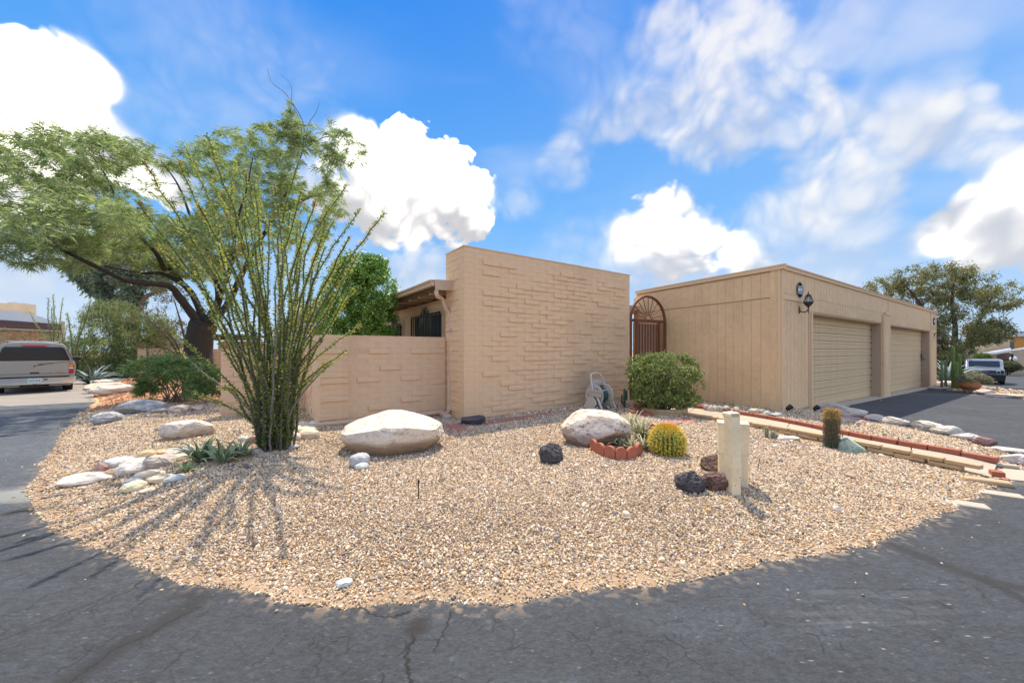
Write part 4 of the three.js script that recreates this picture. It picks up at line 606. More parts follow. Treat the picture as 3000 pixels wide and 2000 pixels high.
  // river stones
  const z2 = zz(0, 1150, .2979), gr = 'river stones bordering the aloes'; const st = [
    ['dark purple brown river stone at the back left of the stone group', [900, 1075, 695, 805], 'maroon'], ['pale blue grey river stone behind the dark purple one', [1050, 1280, 635, 735], 'blue'], ['small tan stone between the dark stone and the big white one', [1035, 1165, 750, 825], 'orange'], ['big smooth white river stone in the middle of the group', [1160, 1445, 688, 812], 'white'], ['white river stone behind the big smooth white one', [1275, 1460, 643, 700], 'white'], ['tan orange rounded stone at the back of the group', [1380, 1522, 570, 660], 'orange'], ['orange stone right behind the tan rounded one', [1508, 1642, 565, 622], 'orange'], ['small dark stone wedged below the tan rounded stone', [1436, 1525, 612, 690], 'dark'], ['taupe triangular stone with a ridged top', [1448, 1700, 610, 748], 'taupe'], ['round white stone at the back right of the group', [1640, 1802, 545, 618], 'white'], ['pale lilac stone beside the aloe, at the back', [1788, 1905, 522, 605], 'lilac'], ['long cream stone before the back white stones', [1638, 1895, 604, 682], 'cream'], ['long white stone at the left tip of the group', [672, 1048, 795, 918], 'white'], ['dark blue grey block shaped stone in the front row', [1242, 1405, 830, 918], 'grey'], ['yellowish stone at the front of the group', [1215, 1418, 872, 988], 'yel'], ['flat cream stone behind the front row', [1355, 1585, 762, 855], 'cream'], ['long cream stone in the front row pointing at the aloe', [1465, 1695, 808, 895], 'cream'], ['pale blue stone under the small aloe', [1642, 1795, 808, 885], 'blue'], ['low cream stone at the front half buried in gravel', [1375, 1510, 942, 988], 'cream'], ['pinkish river stone in the gap left of the taupe one', [1180, 1300, 690, 735], 'lilac']];
  st.forEach(([l, b, pl], i) => rock('river_stone', l, z2(...b), pl, { round: i % 9 === 0 || i === 8 ? 0 : 1, det: 14, depth: .75, amp: .2, seed: 300 + i, mat: 'smooth', cat: 'stone', group: gr, turn: (i * 37 % 10) / 10 - .5, sink: .3 }));
  const z3 = zz(500, 900, .2551), z4 = zz(500, 1000, .2551), g2 = 'stones at the courtyard wall corner';
  [['cream stone touching the left side of the wall pier', z3(1440, 1590, 1310, 1385), 'cream'], ['pale stone in the angle of wall pier and drain pipe', z3(1565, 1702, 1308, 1375), 'white'], ['flat cream stone in the middle below the wall corner', z3(1400, 1665, 1358, 1455), 'cream'], ['rounded tan stone in front below the wall corner', z3(1465, 1692, 1404, 1525), 'cream'], ['small white stone right of the ocotillo base', z3(1350, 1490, 1440, 1535), 'white']].forEach(([l, b, pl], i) => rock('river_stone', l, b, pl, { round: 1, det: 14, seed: 400 + i, mat: 'smooth', cat: 'stone', group: g2, sink: .3 }));
  [['pale grey stone left at the foot of the ocotillo', z4(925, 1045, 1222, 1292), 'lilac'], ['dark grey stone right at the foot of the ocotillo', z4(1330, 1465, 1175, 1248), 'grey'], ['grey blue stone behind the right aloe of the left bed', z4(780, 890, 1088, 1145), 'blue'], ['purple grey stone behind the ocotillo foot', z4(880, 990, 1098, 1185), 'maroon'], ['thin flat pale stone in gravel before the ocotillo', z4(1000, 1155, 1298, 1332), 'taupe']].forEach(([l, b, pl], i) => rock('stone', l, b, pl, { det: 14, round: i === 2 ? 1 : 0, seed: 430 + i, cat: 'stone', sink: .3 }));
  rock('cobble', 'round grey brown cobble under the downspout elbow', [1296, 1324, 1212, 1229], 'taupe', { round: 1, det: 10, mat: 'smooth' });
  rock('stone', 'flat grey stone standing out of the gravel near the road', [984, 1036, 1698, 1722], 'blue', { det: 10, depth: .6, flat: .3 });
  // stones at the garage foot
  const z7 = zz(1800, 780, .3188); [[690, 745, 1240, 1275, 'grey', 'dark stone'], [740, 790, 1238, 1270, 'orange', 'orange brown stone'], [820, 870, 1262, 1292, 'taupe', 'taupe stone'], [865, 915, 1262, 1300, 'lilac', 'pinkish stone'], [912, 960, 1275, 1302, 'white', 'pale stone'], [952, 1005, 1272, 1308, 'grey', 'grey stone'], [1000, 1060, 1282, 1315, 'taupe', 'brownish stone'], [1095, 1145, 1292, 1328, 'cream', 'cream stone'], [1200, 1245, 1290, 1330, 'grey', 'grey rounded stone'], [1240, 1328, 1298, 1352, 'cream', 'largest cream stone'], [1325, 1385, 1315, 1362, 'taupe', 'tan stone beside the largest'], [1378, 1445, 1328, 1372, 'blue', 'blue grey stone'], [1440, 1530, 1342, 1385, 'grey', 'flat grey stone by the garage corner']].forEach(([a, b, c, d, pl, l], i) => rock('edge_stone', l + ' in the garage foot row, ' + ['first', 'second', 'third', 'fourth', 'fifth', 'sixth', 'seventh', 'eighth', 'ninth', 'tenth', 'eleventh', 'twelfth', 'last'][i] + ' from the gate', z7(a, b, c, d), pl, { det: 9, seed: 500 + i, cat: 'stone', group: 'stones along the garage foot', depth: .9 }));
  // white rocks along the driveway
  const z9 = zz(2250, 1150, .3189); [[475, 700, 92, 175, 'lilac', 'greyish boulder nearest the garage door'], [690, 890, 145, 225, 'granite', 'mottled pinkish grey boulder second from the garage door'], [905, 1050, 198, 255, 'granite', 'angular tan white rock third from the garage door'], [1072, 1270, 224, 300, 'white', 'low white rock at the sun line of the driveway'], [1370, 1580, 262, 352, 'white', 'chalky white rock with a bumpy top'], [1540, 1755, 306, 392, 'white', 'long low white rock joined to the chalky one'], [1735, 1915, 370, 438, 'lilac', 'smooth grey rock in the driveway row'], [2190, 2400, 560, 672, 'lilac', 'low grey pink rock at the right edge of the picture'], [2090, 2330, 502, 560, 'white', 'flat white rock near the right picture edge']].forEach(([a, b, c, d, pl, l], i) => rock('rock', l, z9(a, b, c, d), pl, { det: 24, seed: 560 + i, group: 'rocks along the right driveway', depth: .6, amp: .2 }));
  rock('rock', 'maroon pointed rock between driveway and gravel', z9(1922, 2070, 395, 495), 'maroon', { det: 20, seed: 590, amp: .2 }); rock('stone', 'small mint green stone in the gap of the red bricks', z9(1258, 1295, 462, 492), 'green', { det: 8, round: 1 });
  // by the far garage end
  const zb = zz(2650, 900, .1914); rock('rock', 'flat brown rock at the far garage corner', zb(405, 650, 1200, 1262), 'taupe', { det: 14, depth: .5 }); rock('rock', 'pale rock behind the cactus stems at the garage end', zb(520, 730, 1050, 1140), 'granite', { det: 16 }); rock('rock', 'lower pinkish rock behind the cactus stems', zb(515, 740, 1125, 1185), 'lilac', { det: 12 });
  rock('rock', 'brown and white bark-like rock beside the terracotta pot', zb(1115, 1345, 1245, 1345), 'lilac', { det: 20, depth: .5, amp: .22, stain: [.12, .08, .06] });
  rock('rock', 'long pale rock strip right of the bark-like rock', zb(1340, 1760, 1315, 1392), 'white', { det: 16, depth: .35, flat: .4 });
}
// ---------- leaves, stems and plants ----------
class Leaves {
  constructor() { this.p = []; this.c = []; this.i = []; }
  leaf(x, y, z, dx, dy, dz, sx, sy, sz, len, w, c, bend = 0) {
    const n = this.p.length / 3, hx = x + dx * len * .5, hy = y + dy * len * .5 + bend * .3, hz = z + dz * len * .5;
    this.p.push(x, y, z, hx + sx * w, hy + sy * w, hz + sz * w, x + dx * len, y + dy * len - bend, z + dz * len, hx - sx * w, hy - sy * w, hz - sz * w);
    for (let k = 0; k < 4; k++) this.c.push(c[0], c[1], c[2]); this.i.push(n, n + 1, n + 2, n, n + 2, n + 3);
  }
  geo() { const g = new THREE.BufferGeometry(); g.setAttribute('position', new THREE.Float32BufferAttribute(this.p, 3)); g.setAttribute('color', new THREE.Float32BufferAttribute(this.c, 3)); g.setIndex(this.i); g.computeVertexNormals(); return g; }
}
const rdir = (R) => { const z = R() * 2 - 1, a = R() * 6.283, r = Math.sqrt(1 - z * z); return V(r * Math.cos(a), z, r * Math.sin(a)); };
const mixc = (R, cols) => { const c = cols[Math.floor(R() * cols.length)], k = .75 + R() * .5; return [c[0] * k, c[1] * k, c[2] * k]; };
function addLeaf(L, R, pos, dir, len, w, cols, bend = 0) { const s = V().crossVectors(dir, rdir(R)).normalize(); L.leaf(pos.x, pos.y, pos.z, dir.x, dir.y, dir.z, s.x, s.y, s.z, len, w, mixc(R, cols), bend); }
// a tree or shrub: limbs are given, twigs grow from them to points spread through the crown's volumes
function plant(o) {
  const R = rng(o.seed), base = o.base, W = thing(o.name, o.label, o.cat ?? 'tree', base, o.group), nodes = [], bv = V(...base), loc = (v) => v.clone().sub(bv);
  o.limbs.forEach((l, li) => {
    const P = smooth(l.pts, Math.max(6, l.n ?? 22)), rad = P.map((_, i) => lerp(l.r[0], l.r[1], (i / (P.length - 1)) ** .8) * (1 + .12 * (vn(i * .7, li * 9, 1) - .5)));
    part(W, l.name ?? 'limb', tube(P.map(loc), rad, l.sides ?? 9), l.mat ?? o.bark);
    P.forEach((q, i) => { if (i / P.length > (l.from ?? .3)) nodes.push([q.x, q.y, q.z, rad[i]]); });
  });
  const pts = []; let guard = 0;
  while (pts.length < o.n && guard++ < o.n * 30) {
    const b = o.blobs[Math.floor(R() * o.blobs.length)], d = rdir(R).multiplyScalar(Math.cbrt(lerp(o.shell ?? .15, 1, R()))), q = V(b[0].x + d.x * b[1][0], b[0].y + d.y * b[1][1], b[0].z + d.z * b[1][2]);
    if (q.y < base[1] + (o.low ?? .1)) continue;
    if (vn(q.x * (o.gapF ?? 1.1) + 5, q.y * (o.gapF ?? 1.1), q.z * (o.gapF ?? 1.1)) < (o.gap ?? .32)) continue;
    let m = 1e9; for (let k = 0; k < nodes.length; k += 2) { const n = nodes[k], e = (n[0] - q.x) ** 2 + (n[1] - q.y) ** 2 + (n[2] - q.z) ** 2; if (e < m) m = e; }
    pts.push([q, m]);
  }
  pts.sort((a, b) => a[1] - b[1]);
  const tw = [], L = new Leaves(), st = o.step ?? .22, tr = o.twig ?? .012;
  for (const [q] of pts) {
    let m = 1e9, at_; for (const n of nodes) { const e = (n[0] - q.x) ** 2 + (n[1] - q.y) ** 2 * (n[1] > q.y ? 1.5 : 1) + (n[2] - q.z) ** 2; if (e < m) { m = e; at_ = n; } }
    const a = V(at_[0], at_[1], at_[2]), d = a.distanceTo(q), c = a.clone().lerp(q, .5).add(V((R() - .5) * d * .3, (o.arch ?? .12) * d, (R() - .5) * d * .3)), N = Math.max(2, Math.ceil(d / st)), P = [];
    for (let i = 0; i <= N; i++) { const t = i / N, u = 1 - t; P.push(V(u * u * a.x + 2 * u * t * c.x + t * t * q.x, u * u * a.y + 2 * u * t * c.y + t * t * q.y, u * u * a.z + 2 * u * t * c.z + t * t * q.z)); }
    const r0 = Math.min(at_[3] * .75, tr + d * .012); tw.push(tube(P.map(loc), [r0, o.tip ?? .004], 4, false));
    for (let i = 1; i <= N; i++) nodes.push([P[i].x, P[i].y, P[i].z, Math.max(.006, lerp(r0, .004, i / N))]);
    o.leaf(L, R, P.map(loc), q);
  }
  if (tw.length) part(W, 'twigs', merge(tw), o.twigMat ?? o.bark, { kind: 'stuff' });
  part(W, o.crown ?? 'crown', L.geo(), o.leafMat ?? LEAF, { kind: 'stuff' });
  return W;
}
const lerpP = (P, t) => { const k = clamp(t) * (P.length - 1), i = Math.min(P.length - 2, Math.floor(k)); return P[i].clone().lerp(P[i + 1], k - i); };
// leaf habits
const feathery = (cols, per, len, w) => (L, R, P) => { const n = P.length; for (let k = 0; k < per; k++) { const p = lerpP(P, .25 + .85 * R()).add(rdir(R).multiplyScalar(.10 * R())), t = V().subVectors(P[n - 1], P[Math.max(0, n - 3)]).normalize(), d = t.multiplyScalar(.8).add(rdir(R).multiplyScalar(.75)).add(V(0, -.3, 0)).normalize(); addLeaf(L, R, p, d, len * (.6 + R() * .8), w, cols, .03); } };
const broad = (cols, per, len, w, spread) => (L, R, P) => { for (let k = 0; k < per; k++) { const p = lerpP(P, .35 + .65 * R()).add(rdir(R).multiplyScalar(spread * R())); addLeaf(L, R, p, rdir(R).add(V(0, -.15, 0)).normalize(), len * (.6 + R() * .7), w * (.7 + R() * .6), cols, len * .1); } };
const whorled = (cols, per, len, w) => (L, R, P) => { const n = P.length, e = P[n - 1], t = V().subVectors(e, P[n - 2]).normalize(); for (let k = 0; k < per; k++) { const q = lerpP(P, .55 + .45 * R()), d = rdir(R).multiplyScalar(.9).addScaledVector(t, .8).normalize(); addLeaf(L, R, q, d, len * (.7 + R() * .6), w, cols, len * .12); } };

// the big ocotillo: many spiny canes from one crown, leafy along their length
function ocotillo(name, label, base, tips, o) {
  const R = rng(o.seed), W = thing(name, label, 'ocotillo', base, o.group), bv = V(...base);
  const sg = [[.13, .23, .05], [.18, .29, .055], [.26, .37, .065], [.10, .18, .04], [.48, .48, .08], [.46, .35, .05]];
  for (const t of tips) {
    const b = V((R() - .5) * o.br * 2, .0, (R() - .5) * o.br * 1.6), e = t.p.clone().sub(bv), len = e.length(), out = V(e.x, 0, e.z).normalize();
    b.addScaledVector(out, o.br * .5);
    const wob = () => V((R() - .5) * len * .075, (R() - .5) * len * .03, (R() - .5) * len * .075), k = t.k ?? .22;
    const c1 = b.clone().lerp(e, .33).add(V(-e.x * k * .6, len * .06, -e.z * k * .6)).add(wob()), c2 = b.clone().lerp(e, .68).add(V(-e.x * k * .45, len * .05, -e.z * k * .45)).add(wob());
    const P = smooth([b, b.clone().add(V(e.x * .03, len * .06, e.z * .03)), c1, c2, e], 26).map((q, i) => i < 3 || i === 26 ? q : q.add(V((R() - .5) * len * .007, 0, (R() - .5) * len * .007))), r0 = o.r * (.75 + R() * .5);
    if (t.droop) for (let i = 14; i <= 26; i++) { const q = (i - 14) / 12; P[i].y -= t.droop * q * q; }
    const cane = part(W, 'cane', tube(P, [r0, r0 * .32], 6), t.bare ? MAT.oco2 : MAT.oco), L = new Leaves(), n = Math.round(len / o.gap);
    for (let i = 0; i < n; i++) {
      const f = (i + R()) / n; if (f < (t.from ?? .1)) continue; if (t.bare && R() < (typeof t.bare === 'number' ? t.bare : .93)) continue;
      const q = lerpP(P, f), t1 = lerpP(P, f + .02).sub(q).normalize(), m = 2 + Math.floor(R() * 2.6);
      for (let j = 0; j < m; j++) { let d = rdir(R); d.addScaledVector(t1, -d.dot(t1) * .8 + .35).normalize(); const c = sg[R() < .86 - .35 * f ? Math.floor(R() * 4) : 4 + Math.floor(R() * 1.3)], kk = (.75 + R() * .5) * (.8 + .5 * f), s = V().crossVectors(d, rdir(R)).normalize(); L.leaf(q.x + d.x * r0 * .4, q.y + d.y * r0 * .4, q.z + d.z * r0 * .4, d.x, d.y, d.z, s.x, s.y, s.z, o.leaf * (.6 + R() * .7), o.leaf * .26, c.map((x) => x * kk)); }
    }
    if (t.tip) for (let i = 0; i < 14; i++) { const q = lerpP(P, .965 + .04 * R()), d = rdir(R).add(V(0, .4, 0)).normalize(), s = V().crossVectors(d, rdir(R)).normalize(); L.leaf(q.x, q.y, q.z, d.x, d.y, d.z, s.x, s.y, s.z, o.leaf * 1.4, o.leaf * .3, [.40, .24, .06]); }
    if (t.bare || R() < .3) { const sp = []; for (let i = 0; i < 40; i++) { const q = lerpP(P, .3 + .7 * i / 40), d = rdir(R).multiplyScalar(.028); sp.push(tube([q, q.clone().add(d)], [.0022, .0008], 3, false)); } part(cane, 'thorns', merge(sp), MAT.thorn, { kind: 'stuff' }); }
    if (L.p.length) part(cane, 'leaves', L.geo(), LEAF, { kind: 'stuff' });
  }
  return W;
}
MAT.brtwig = M([.17, .115, .07]); MAT.oco = M([.13, .115, .085], { bump: 'wood', bs: .006, bsize: .1 }); MAT.oco2 = M([.22, .20, .18], { bump: 'wood', bs: .004, bsize: .1 }); MAT.thorn = M([.45, .42, .38]);
{
  const base = GP(812, 1312), Zb = -base[2], R = rng(9);
  const named = [[415, 470, -.9, 1], [525, 478, -.2, 1], [545, 435, .5], [604, 396, -.4], [715, 500, .3, 1], [865, 505, .2], [850, 620, .5], [925, 585, -.5, 1], [1015, 540, .4], [1056, 612, 0], [1126, 622, .1, 0, .10], [402, 592, -1.0, 1], [456, 718, -.8, 1], [705, 706, -.6, 1], [1050, 738, -.3], [1032, 822, -.2], [790, 640, -.5], [760, 560, .7], [660, 620, .4, 1], [620, 530, 1.0], [690, 470, 1.1], [890, 690, .9], [980, 640, .9], [580, 600, -1.2, 1], [500, 640, .3], [640, 720, -1.3], [940, 700, -.9], [960, 610, 1.2]];
  const tips = named.map(([u, v, dz, tip]) => ({ p: D(u, v, Zb + dz), tip, from: .12 }));
  for (let i = 0; i < 23; i++) { const f = R() * 2 - 1, u = 770 + f * 270 + (R() - .5) * 60, v = 520 + f * f * 190 + R() * 260; tips.push({ p: D(u, v, Zb + (R() * 2 - 1) * 1.25), k: .1 + R() * .2, from: .16 + R() * .15, bare: R() < .15 ? .5 : 0 }); }
  for (const [u, v, dz, k] of [[505, 970, -.1, .2], [620, 962, -.5, .2], [1055, 952, -.1, .35], [1016, 1026, -.4, .35], [945, 992, .2, .3], [972, 1062, -.2, .4], [560, 1148, -.3, .1]]) tips.push({ p: D(u, v, Zb + dz), k, tip: u === 620 || u === 1055, from: .25 });
  for (const [u, v, dz, k] of [[524, 1024, -.1, .05], [666, 1142, -.4, .1], [600, 1170, -.2, .3], [970, 1064, -.3, .15]]) tips.push({ p: D(u, v, Zb + dz), k, bare: .85 });
  tips.push({ p: D(650, 1075, Zb - .3), k: -.25, droop: .25, from: .4 });
  ocotillo('ocotillo', 'big green ocotillo with many tall thorny canes in the left front yard', base, tips, { seed: 21, br: .13, r: .017, gap: .0105, leaf: .034 });
  // two slim ocotillos behind the parked car
  const b2 = GP(222, 1112), Z2 = -b2[2] + .5; ocotillo('ocotillo', 'sprawling yellow green ocotillo right behind the parked silver car', b2, [[195, 917, 0], [266, 876, .3], [242, 925, 0], [275, 945, -.2], [310, 988, -.3], [300, 990, .4], [285, 1030, -.4], [290, 1035, .2], [218, 1020, 0], [232, 960, .3], [248, 990, -.2], [228, 985, .5], [310, 1000, 0], [205, 1040, .2]].map(([u, v, dz], i) => ({ p: D(u, v, Z2 + dz), k: .3, droop: i > 4 && i < 9 ? .2 : 0 })), { seed: 33, br: .15, r: .05, gap: .03, leaf: .09, group: 'ocotillos behind the parked car' });
  const b3 = GP(172, 1105); b3[1] -= .1; ocotillo('ocotillo', 'thin wispy ocotillo standing against the neighbouring tan house wall', [b3[0] - 1.4, b3[1], b3[2] - 1.2], [[140, 873, 0], [155, 862, .2], [184, 872, 0], [150, 900, .3], [175, 930, -.2], [85, 912, .2], [122, 965, 0], [194, 950, .3], [162, 925, 0]].map(([u, v, dz]) => ({ p: D(u, v, -b3[2] + 1.4 + dz), k: .15 })), { seed: 34, br: .15, r: .045, gap: .045, leaf: .08, group: 'ocotillos behind the parked car' });
}
// the wide feathery tree
{
  const base = GP(583, 1158); const Zt = -base[2]; const p = (u, v, dz = 0) => D(u, v, Zt + dz);
  const bk = MAT.bark, limbs = [
    { name: 'trunk', pts: [V(base[0], base[1] - .1, base[2]), p(582, 1110), p(580, 1040, .05), p(586, 980), p(598, 942)], r: [.42, .33], n: 18, sides: 14, from: 2 },
    { pts: [p(592, 960), p(526, 873, -.6), p(497, 839, -.9), p(374, 822, -1.8), p(290, 785, -2.2), p(186, 735, -2.5), p(83, 694, -2.6), p(10, 668, -2.6)], r: [.13, .012], n: 40, from: .18 },
    { pts: [p(598, 940), p(552, 848, -.2), p(477, 803, -.2), p(414, 800, -.1), p(290, 772, .2), p(205, 746, .3)], r: [.11, .01], n: 34, from: .2 },
    { pts: [p(552, 850, -.2), p(480, 770, .3), p(440, 735, .6), p(330, 700, .8), p(200, 660, .8)], r: [.08, .012], n: 26 },
    { pts: [p(480, 790, -.3), p(455, 740, -.8), p(400, 680, -1.2), p(350, 600, -1.4), p(300, 500, -1.4), p(255, 440, -1.3)], r: [.07, .01], n: 26 },
    { pts: [p(602, 945), p(640, 880, .3), p(625, 800, .5), p(600, 720, .6), p(560, 640, .8), p(520, 540, 1), p(470, 470, 1.1)], r: [.13, .012], n: 30 },
    { pts: [p(604, 950), p(660, 900, .2), p(700, 820, .3), p(740, 740, .4), p(800, 640, .3), p(850, 540, .2), p(890, 430, .1)], r: [.13, .014], n: 34 },
    { pts: [p(640, 880, .3), p(680, 760, -.6), p(690, 660, -1), p(720, 560, -1.2), p(740, 460, -1.2)], r: [.08, .01], n: 26 },
    { pts: [p(800, 640, .3), p(880, 590, .8), p(960, 560, 1.1), p(1020, 560, 1.3)], r: [.06, .012], n: 18 },
    { pts: [p(885, 440, .1), p(890, 370, 0), p(862, 310, 0), p(832, 270, 0), p(795, 240, 0), p(782, 200, 0)], r: [.02, .004], n: 22, from: .2, mat: MAT.brtwig }, { pts: [p(888, 400, 0), p(872, 340, .1), p(855, 300, .1), p(852, 250, .1), p(820, 215, .1)], r: [.014, .004], n: 16, from: .2, mat: MAT.brtwig }, { pts: [p(895, 420, 0), p(905, 360, .2), p(925, 330, .2), p(935, 300, .2)], r: [.014, .004], n: 12, from: .2, mat: MAT.brtwig },
    { pts: [p(900, 430, 0), p(960, 400, .2), p(1010, 430, .3), p(1052, 475, .3)], r: [.016, .004], n: 14, from: .3, mat: MAT.brtwig },
  ];
  const cols = [[.41, .53, .21], [.46, .57, .23], [.52, .61, .27], [.36, .48, .22], [.57, .62, .32], [.42, .53, .26]];
  const B = (u, v, dz, ru, rv, rz) => [p(u, v, dz), [ru * Zt / F, rv * Zt / F, rz]];
  const blobs = [B(100, 660, -2.4, 130, 100, 1.4), B(60, 560, -1.8, 90, 90, 1.3), B(230, 600, -1.6, 160, 130, 1.6), B(300, 520, -1.2, 150, 100, 1.5), B(380, 640, -.8, 150, 120, 1.6), B(270, 450, -1.2, 100, 60, 1.1), B(420, 520, -.4, 120, 90, 1.4), B(300, 690, -.6, 190, 60, 1.3), B(480, 720, 0, 110, 90, 1.3), B(160, 740, -2.4, 110, 45, .9), B(560, 600, .8, 110, 110, 1.3), B(640, 500, .8, 110, 80, 1.2), B(720, 520, 0, 120, 120, 1.4), B(830, 520, .2, 130, 120, 1.4), B(920, 500, .4, 110, 80, 1.1), B(980, 560, .8, 70, 80, .9), B(700, 680, .4, 140, 100, 1.2), B(880, 650, .6, 90, 90, 1.1), B(540, 470, 1, 110, 50, .9), B(130, 480, -1.8, 90, 60, 1), B(620, 640, .5, 130, 90, 1.3), B(780, 600, .3, 120, 100, 1.3), B(700, 440, .2, 120, 50, .9), B(830, 420, .2, 90, 50, .8), B(480, 620, .2, 110, 90, 1.3), B(560, 760, .4, 100, 60, 1), B(330, 730, -2.6, 150, 55, .8), B(440, 700, -1.8, 100, 80, .9), B(520, 560, -.6, 110, 90, 1), B(620, 720, -.6, 90, 90, .9), B(200, 640, -3, 140, 80, .8), B(970, 430, .3, 100, 60, .6), B(900, 360, .1, 70, 70, .5), B(1000, 500, .4, 70, 60, .6)];
  plant({ name: 'palo_verde_tree', label: 'wide feathery green desert tree spreading over the left driveway', base, seed: 51, bark: bk, twigMat: M([.17, .20, .09]), limbs, blobs, n: 2300, gap: .40, gapF: .8, arch: .1, twig: .008, tip: .003, step: .25, leaf: feathery(cols, 32, .18, .0052), leafMat: leafMat({ transmission: .6 }) });
}
// rounder trees and shrubs
const GREEN = [[.15, .30, .035], [.20, .38, .05], [.26, .44, .06], [.11, .23, .03], [.36, .50, .09]];
{
  const c = D(1052, 868, 9.0), base = [c.x, 0, c.z], p = (x, y, z) => V(c.x + x, y, c.z + z);
  plant({ name: 'leafy_tree', label: 'dense bright green leafy tree inside the courtyard wall', base, seed: 61, bark: MAT.twig, limbs: [{ name: 'trunk', pts: [p(0, 0, 0), p(.03, .8, 0), p(0, 1.8, .05), p(.05, 3.0, 0)], r: [.09, .02] }, { pts: [p(0, .7, 0), p(-.4, 1.5, .1), p(-.6, 2.5, 0)], r: [.05, .012] }, { pts: [p(0, .7, 0), p(.4, 1.5, .2), p(.6, 2.4, .1)], r: [.05, .012] }],
    blobs: [[p(-.25, 2.5, 0), [.62, .9, .7]], [p(.3, 2.6, 0), [.62, .95, .7]], [p(-.1, 3.1, 0), [.55, .55, .5]], [p(.45, 2.0, .1), [.45, .8, .6]], [p(-.45, 1.8, .1), [.5, .9, .6]], [p(.15, 1.4, .1), [.75, .8, .7]], [p(.35, 3.25, 0), [.3, .35, .3]]], n: 1500, shell: .35, gap: .12, gapF: 2.2, low: .5, leaf: broad(GREEN, 30, .062, .017, .13), leafMat: LEAFGLOSS });
}
{
  const g = GP(1942, 1216), Z = -g[2] + .35, base = [(1942 - CU) / F * Z, .0, -Z], p = (x, y, z) => V(base[0] + x, y, base[2] + z), limbs = [], R = rng(3);
  for (let i = 0; i < 90; i++) { const a = R() * 6.28, r = .2 + R() * .5; limbs.push({ name: 'stem', pts: [p(Math.cos(a) * .12, 0, Math.sin(a) * .1), p(Math.cos(a) * r * .5, .35, Math.sin(a) * r * .5), p(Math.cos(a) * r, .75 + R() * .2, Math.sin(a) * r)], r: [.012, .004], n: 8, sides: 5, from: .3 }); }
  const hcol = [[.20, .31, .06], [.26, .36, .08], [.34, .42, .11], [.14, .22, .05], [.52, .54, .26], [.40, .42, .12], [.11, .18, .05], [.09, .15, .04]];
  plant({ name: 'round_bush', label: 'clipped round green bush in a brick ring before the gate', cat: 'bush', base, seed: 71, bark: MAT.twigG, limbs, blobs: [[p(0, .86, 0), [.80, .38, .72]], [p(-.38, .95, 0), [.42, .36, .5]], [p(.38, .92, 0), [.42, .34, .5]], [p(0, 1.08, 0), [.6, .2, .5]], [p(.40, .60, .1), [.40, .36, .5]], [p(-.42, .64, .1), [.36, .36, .45]], [p(0, .42, .1), [.62, .3, .55]], [p(.2, .3, .2), [.5, .2, .4]], [p(-.3, .34, .2), [.45, .2, .4]]], n: 1750, shell: .45, gap: .31, gapF: 4.5, low: .08, step: .12, twig: .005, tip: .002, leaf: broad(hcol, 17, .040, .012, .07) });
  // a few low dry strands
  const W = thing('bush_brick_ring', 'low ring of tan bricks around the round bush', 'brick edging', [base[0], 0, base[2]]), tg = [boxUV(rbox(.26, .065, .1, .008, 0, 0, 0, 1)), boxUV(rbox(.25, .06, .1, .01, 0, 0, 0, 1))];
  for (let k = 0; k < 2; k++) for (let i = 0; i < 9; i++) { const a = (i + k * .5) / 9 * 3.4 - .15, r = .44; part(W, 'brick', tg[i % 2], MAT.tanb, { p: [Math.cos(a) * r, .005 + k * .06, Math.sin(a) * r * .95], r: [0, -a + Math.PI / 2 + (R() - .5) * .06, 0] }); }
  for (const [u, v, w, ry, l, dy] of [[1868, 1212, .3, .4, 'dark red brick lying flat left of the round bush', .0], [1876, 1203, .28, .6, 'second red brick stacked on the one left of the bush', .065], [1897, 1219, .22, .1, 'small dark red brick in front of the bush ring', 0]]) { const q = GP(u, v), m = solo('loose_brick', l, 'brick', rbox(w, .065, .16, .008), MAT.red, [q[0], q[1] + .035 + dy, q[2]]); m.rotation.y = ry; }
}
const OLE = [[.20, .32, .09], [.25, .38, .12], [.32, .43, .16], [.14, .24, .07]];
{
  const b = GP(508, 1178), Z = -b[2], p = (u, v, dz = 0) => D(u, v, Z + dz), limbs = []; const tipsU = [[405, 1090], [430, 1075], [450, 1062], [475, 1058], [500, 1075], [520, 1080], [545, 1075], [565, 1085], [590, 1095], [602, 1120], [420, 1130], [440, 1150], [575, 1140], [610, 1170], [480, 1100], [530, 1110]];
  tipsU.forEach(([u, v], i) => limbs.push({ name: 'stem', pts: [V(b[0] + (i % 5 - 2) * .1, b[1], b[2] + (i % 3 - 1) * .1), p(lerp(508, u, .4), lerp(1175, v, .45), (i % 3 - 1) * .3), p(u, v + 14, (i % 4 - 1.5) * .35)], r: [.018, .007], n: 10, sides: 5, from: .6 }));
  plant({ name: 'oleander_shrub', label: 'dark green narrow leaved shrub in front of the dark tree trunk', cat: 'shrub', base: b, seed: 81, bark: MAT.twigG, limbs, blobs: tipsU.map(([u, v], i) => [p(u, v, (i % 4 - 1.5) * .35), [.26, .24, .26]]), n: 190, gap: .2, gapF: 2.5, low: .2, step: .15, twig: .006, leaf: whorled(OLE, 22, .21, .012) });
}
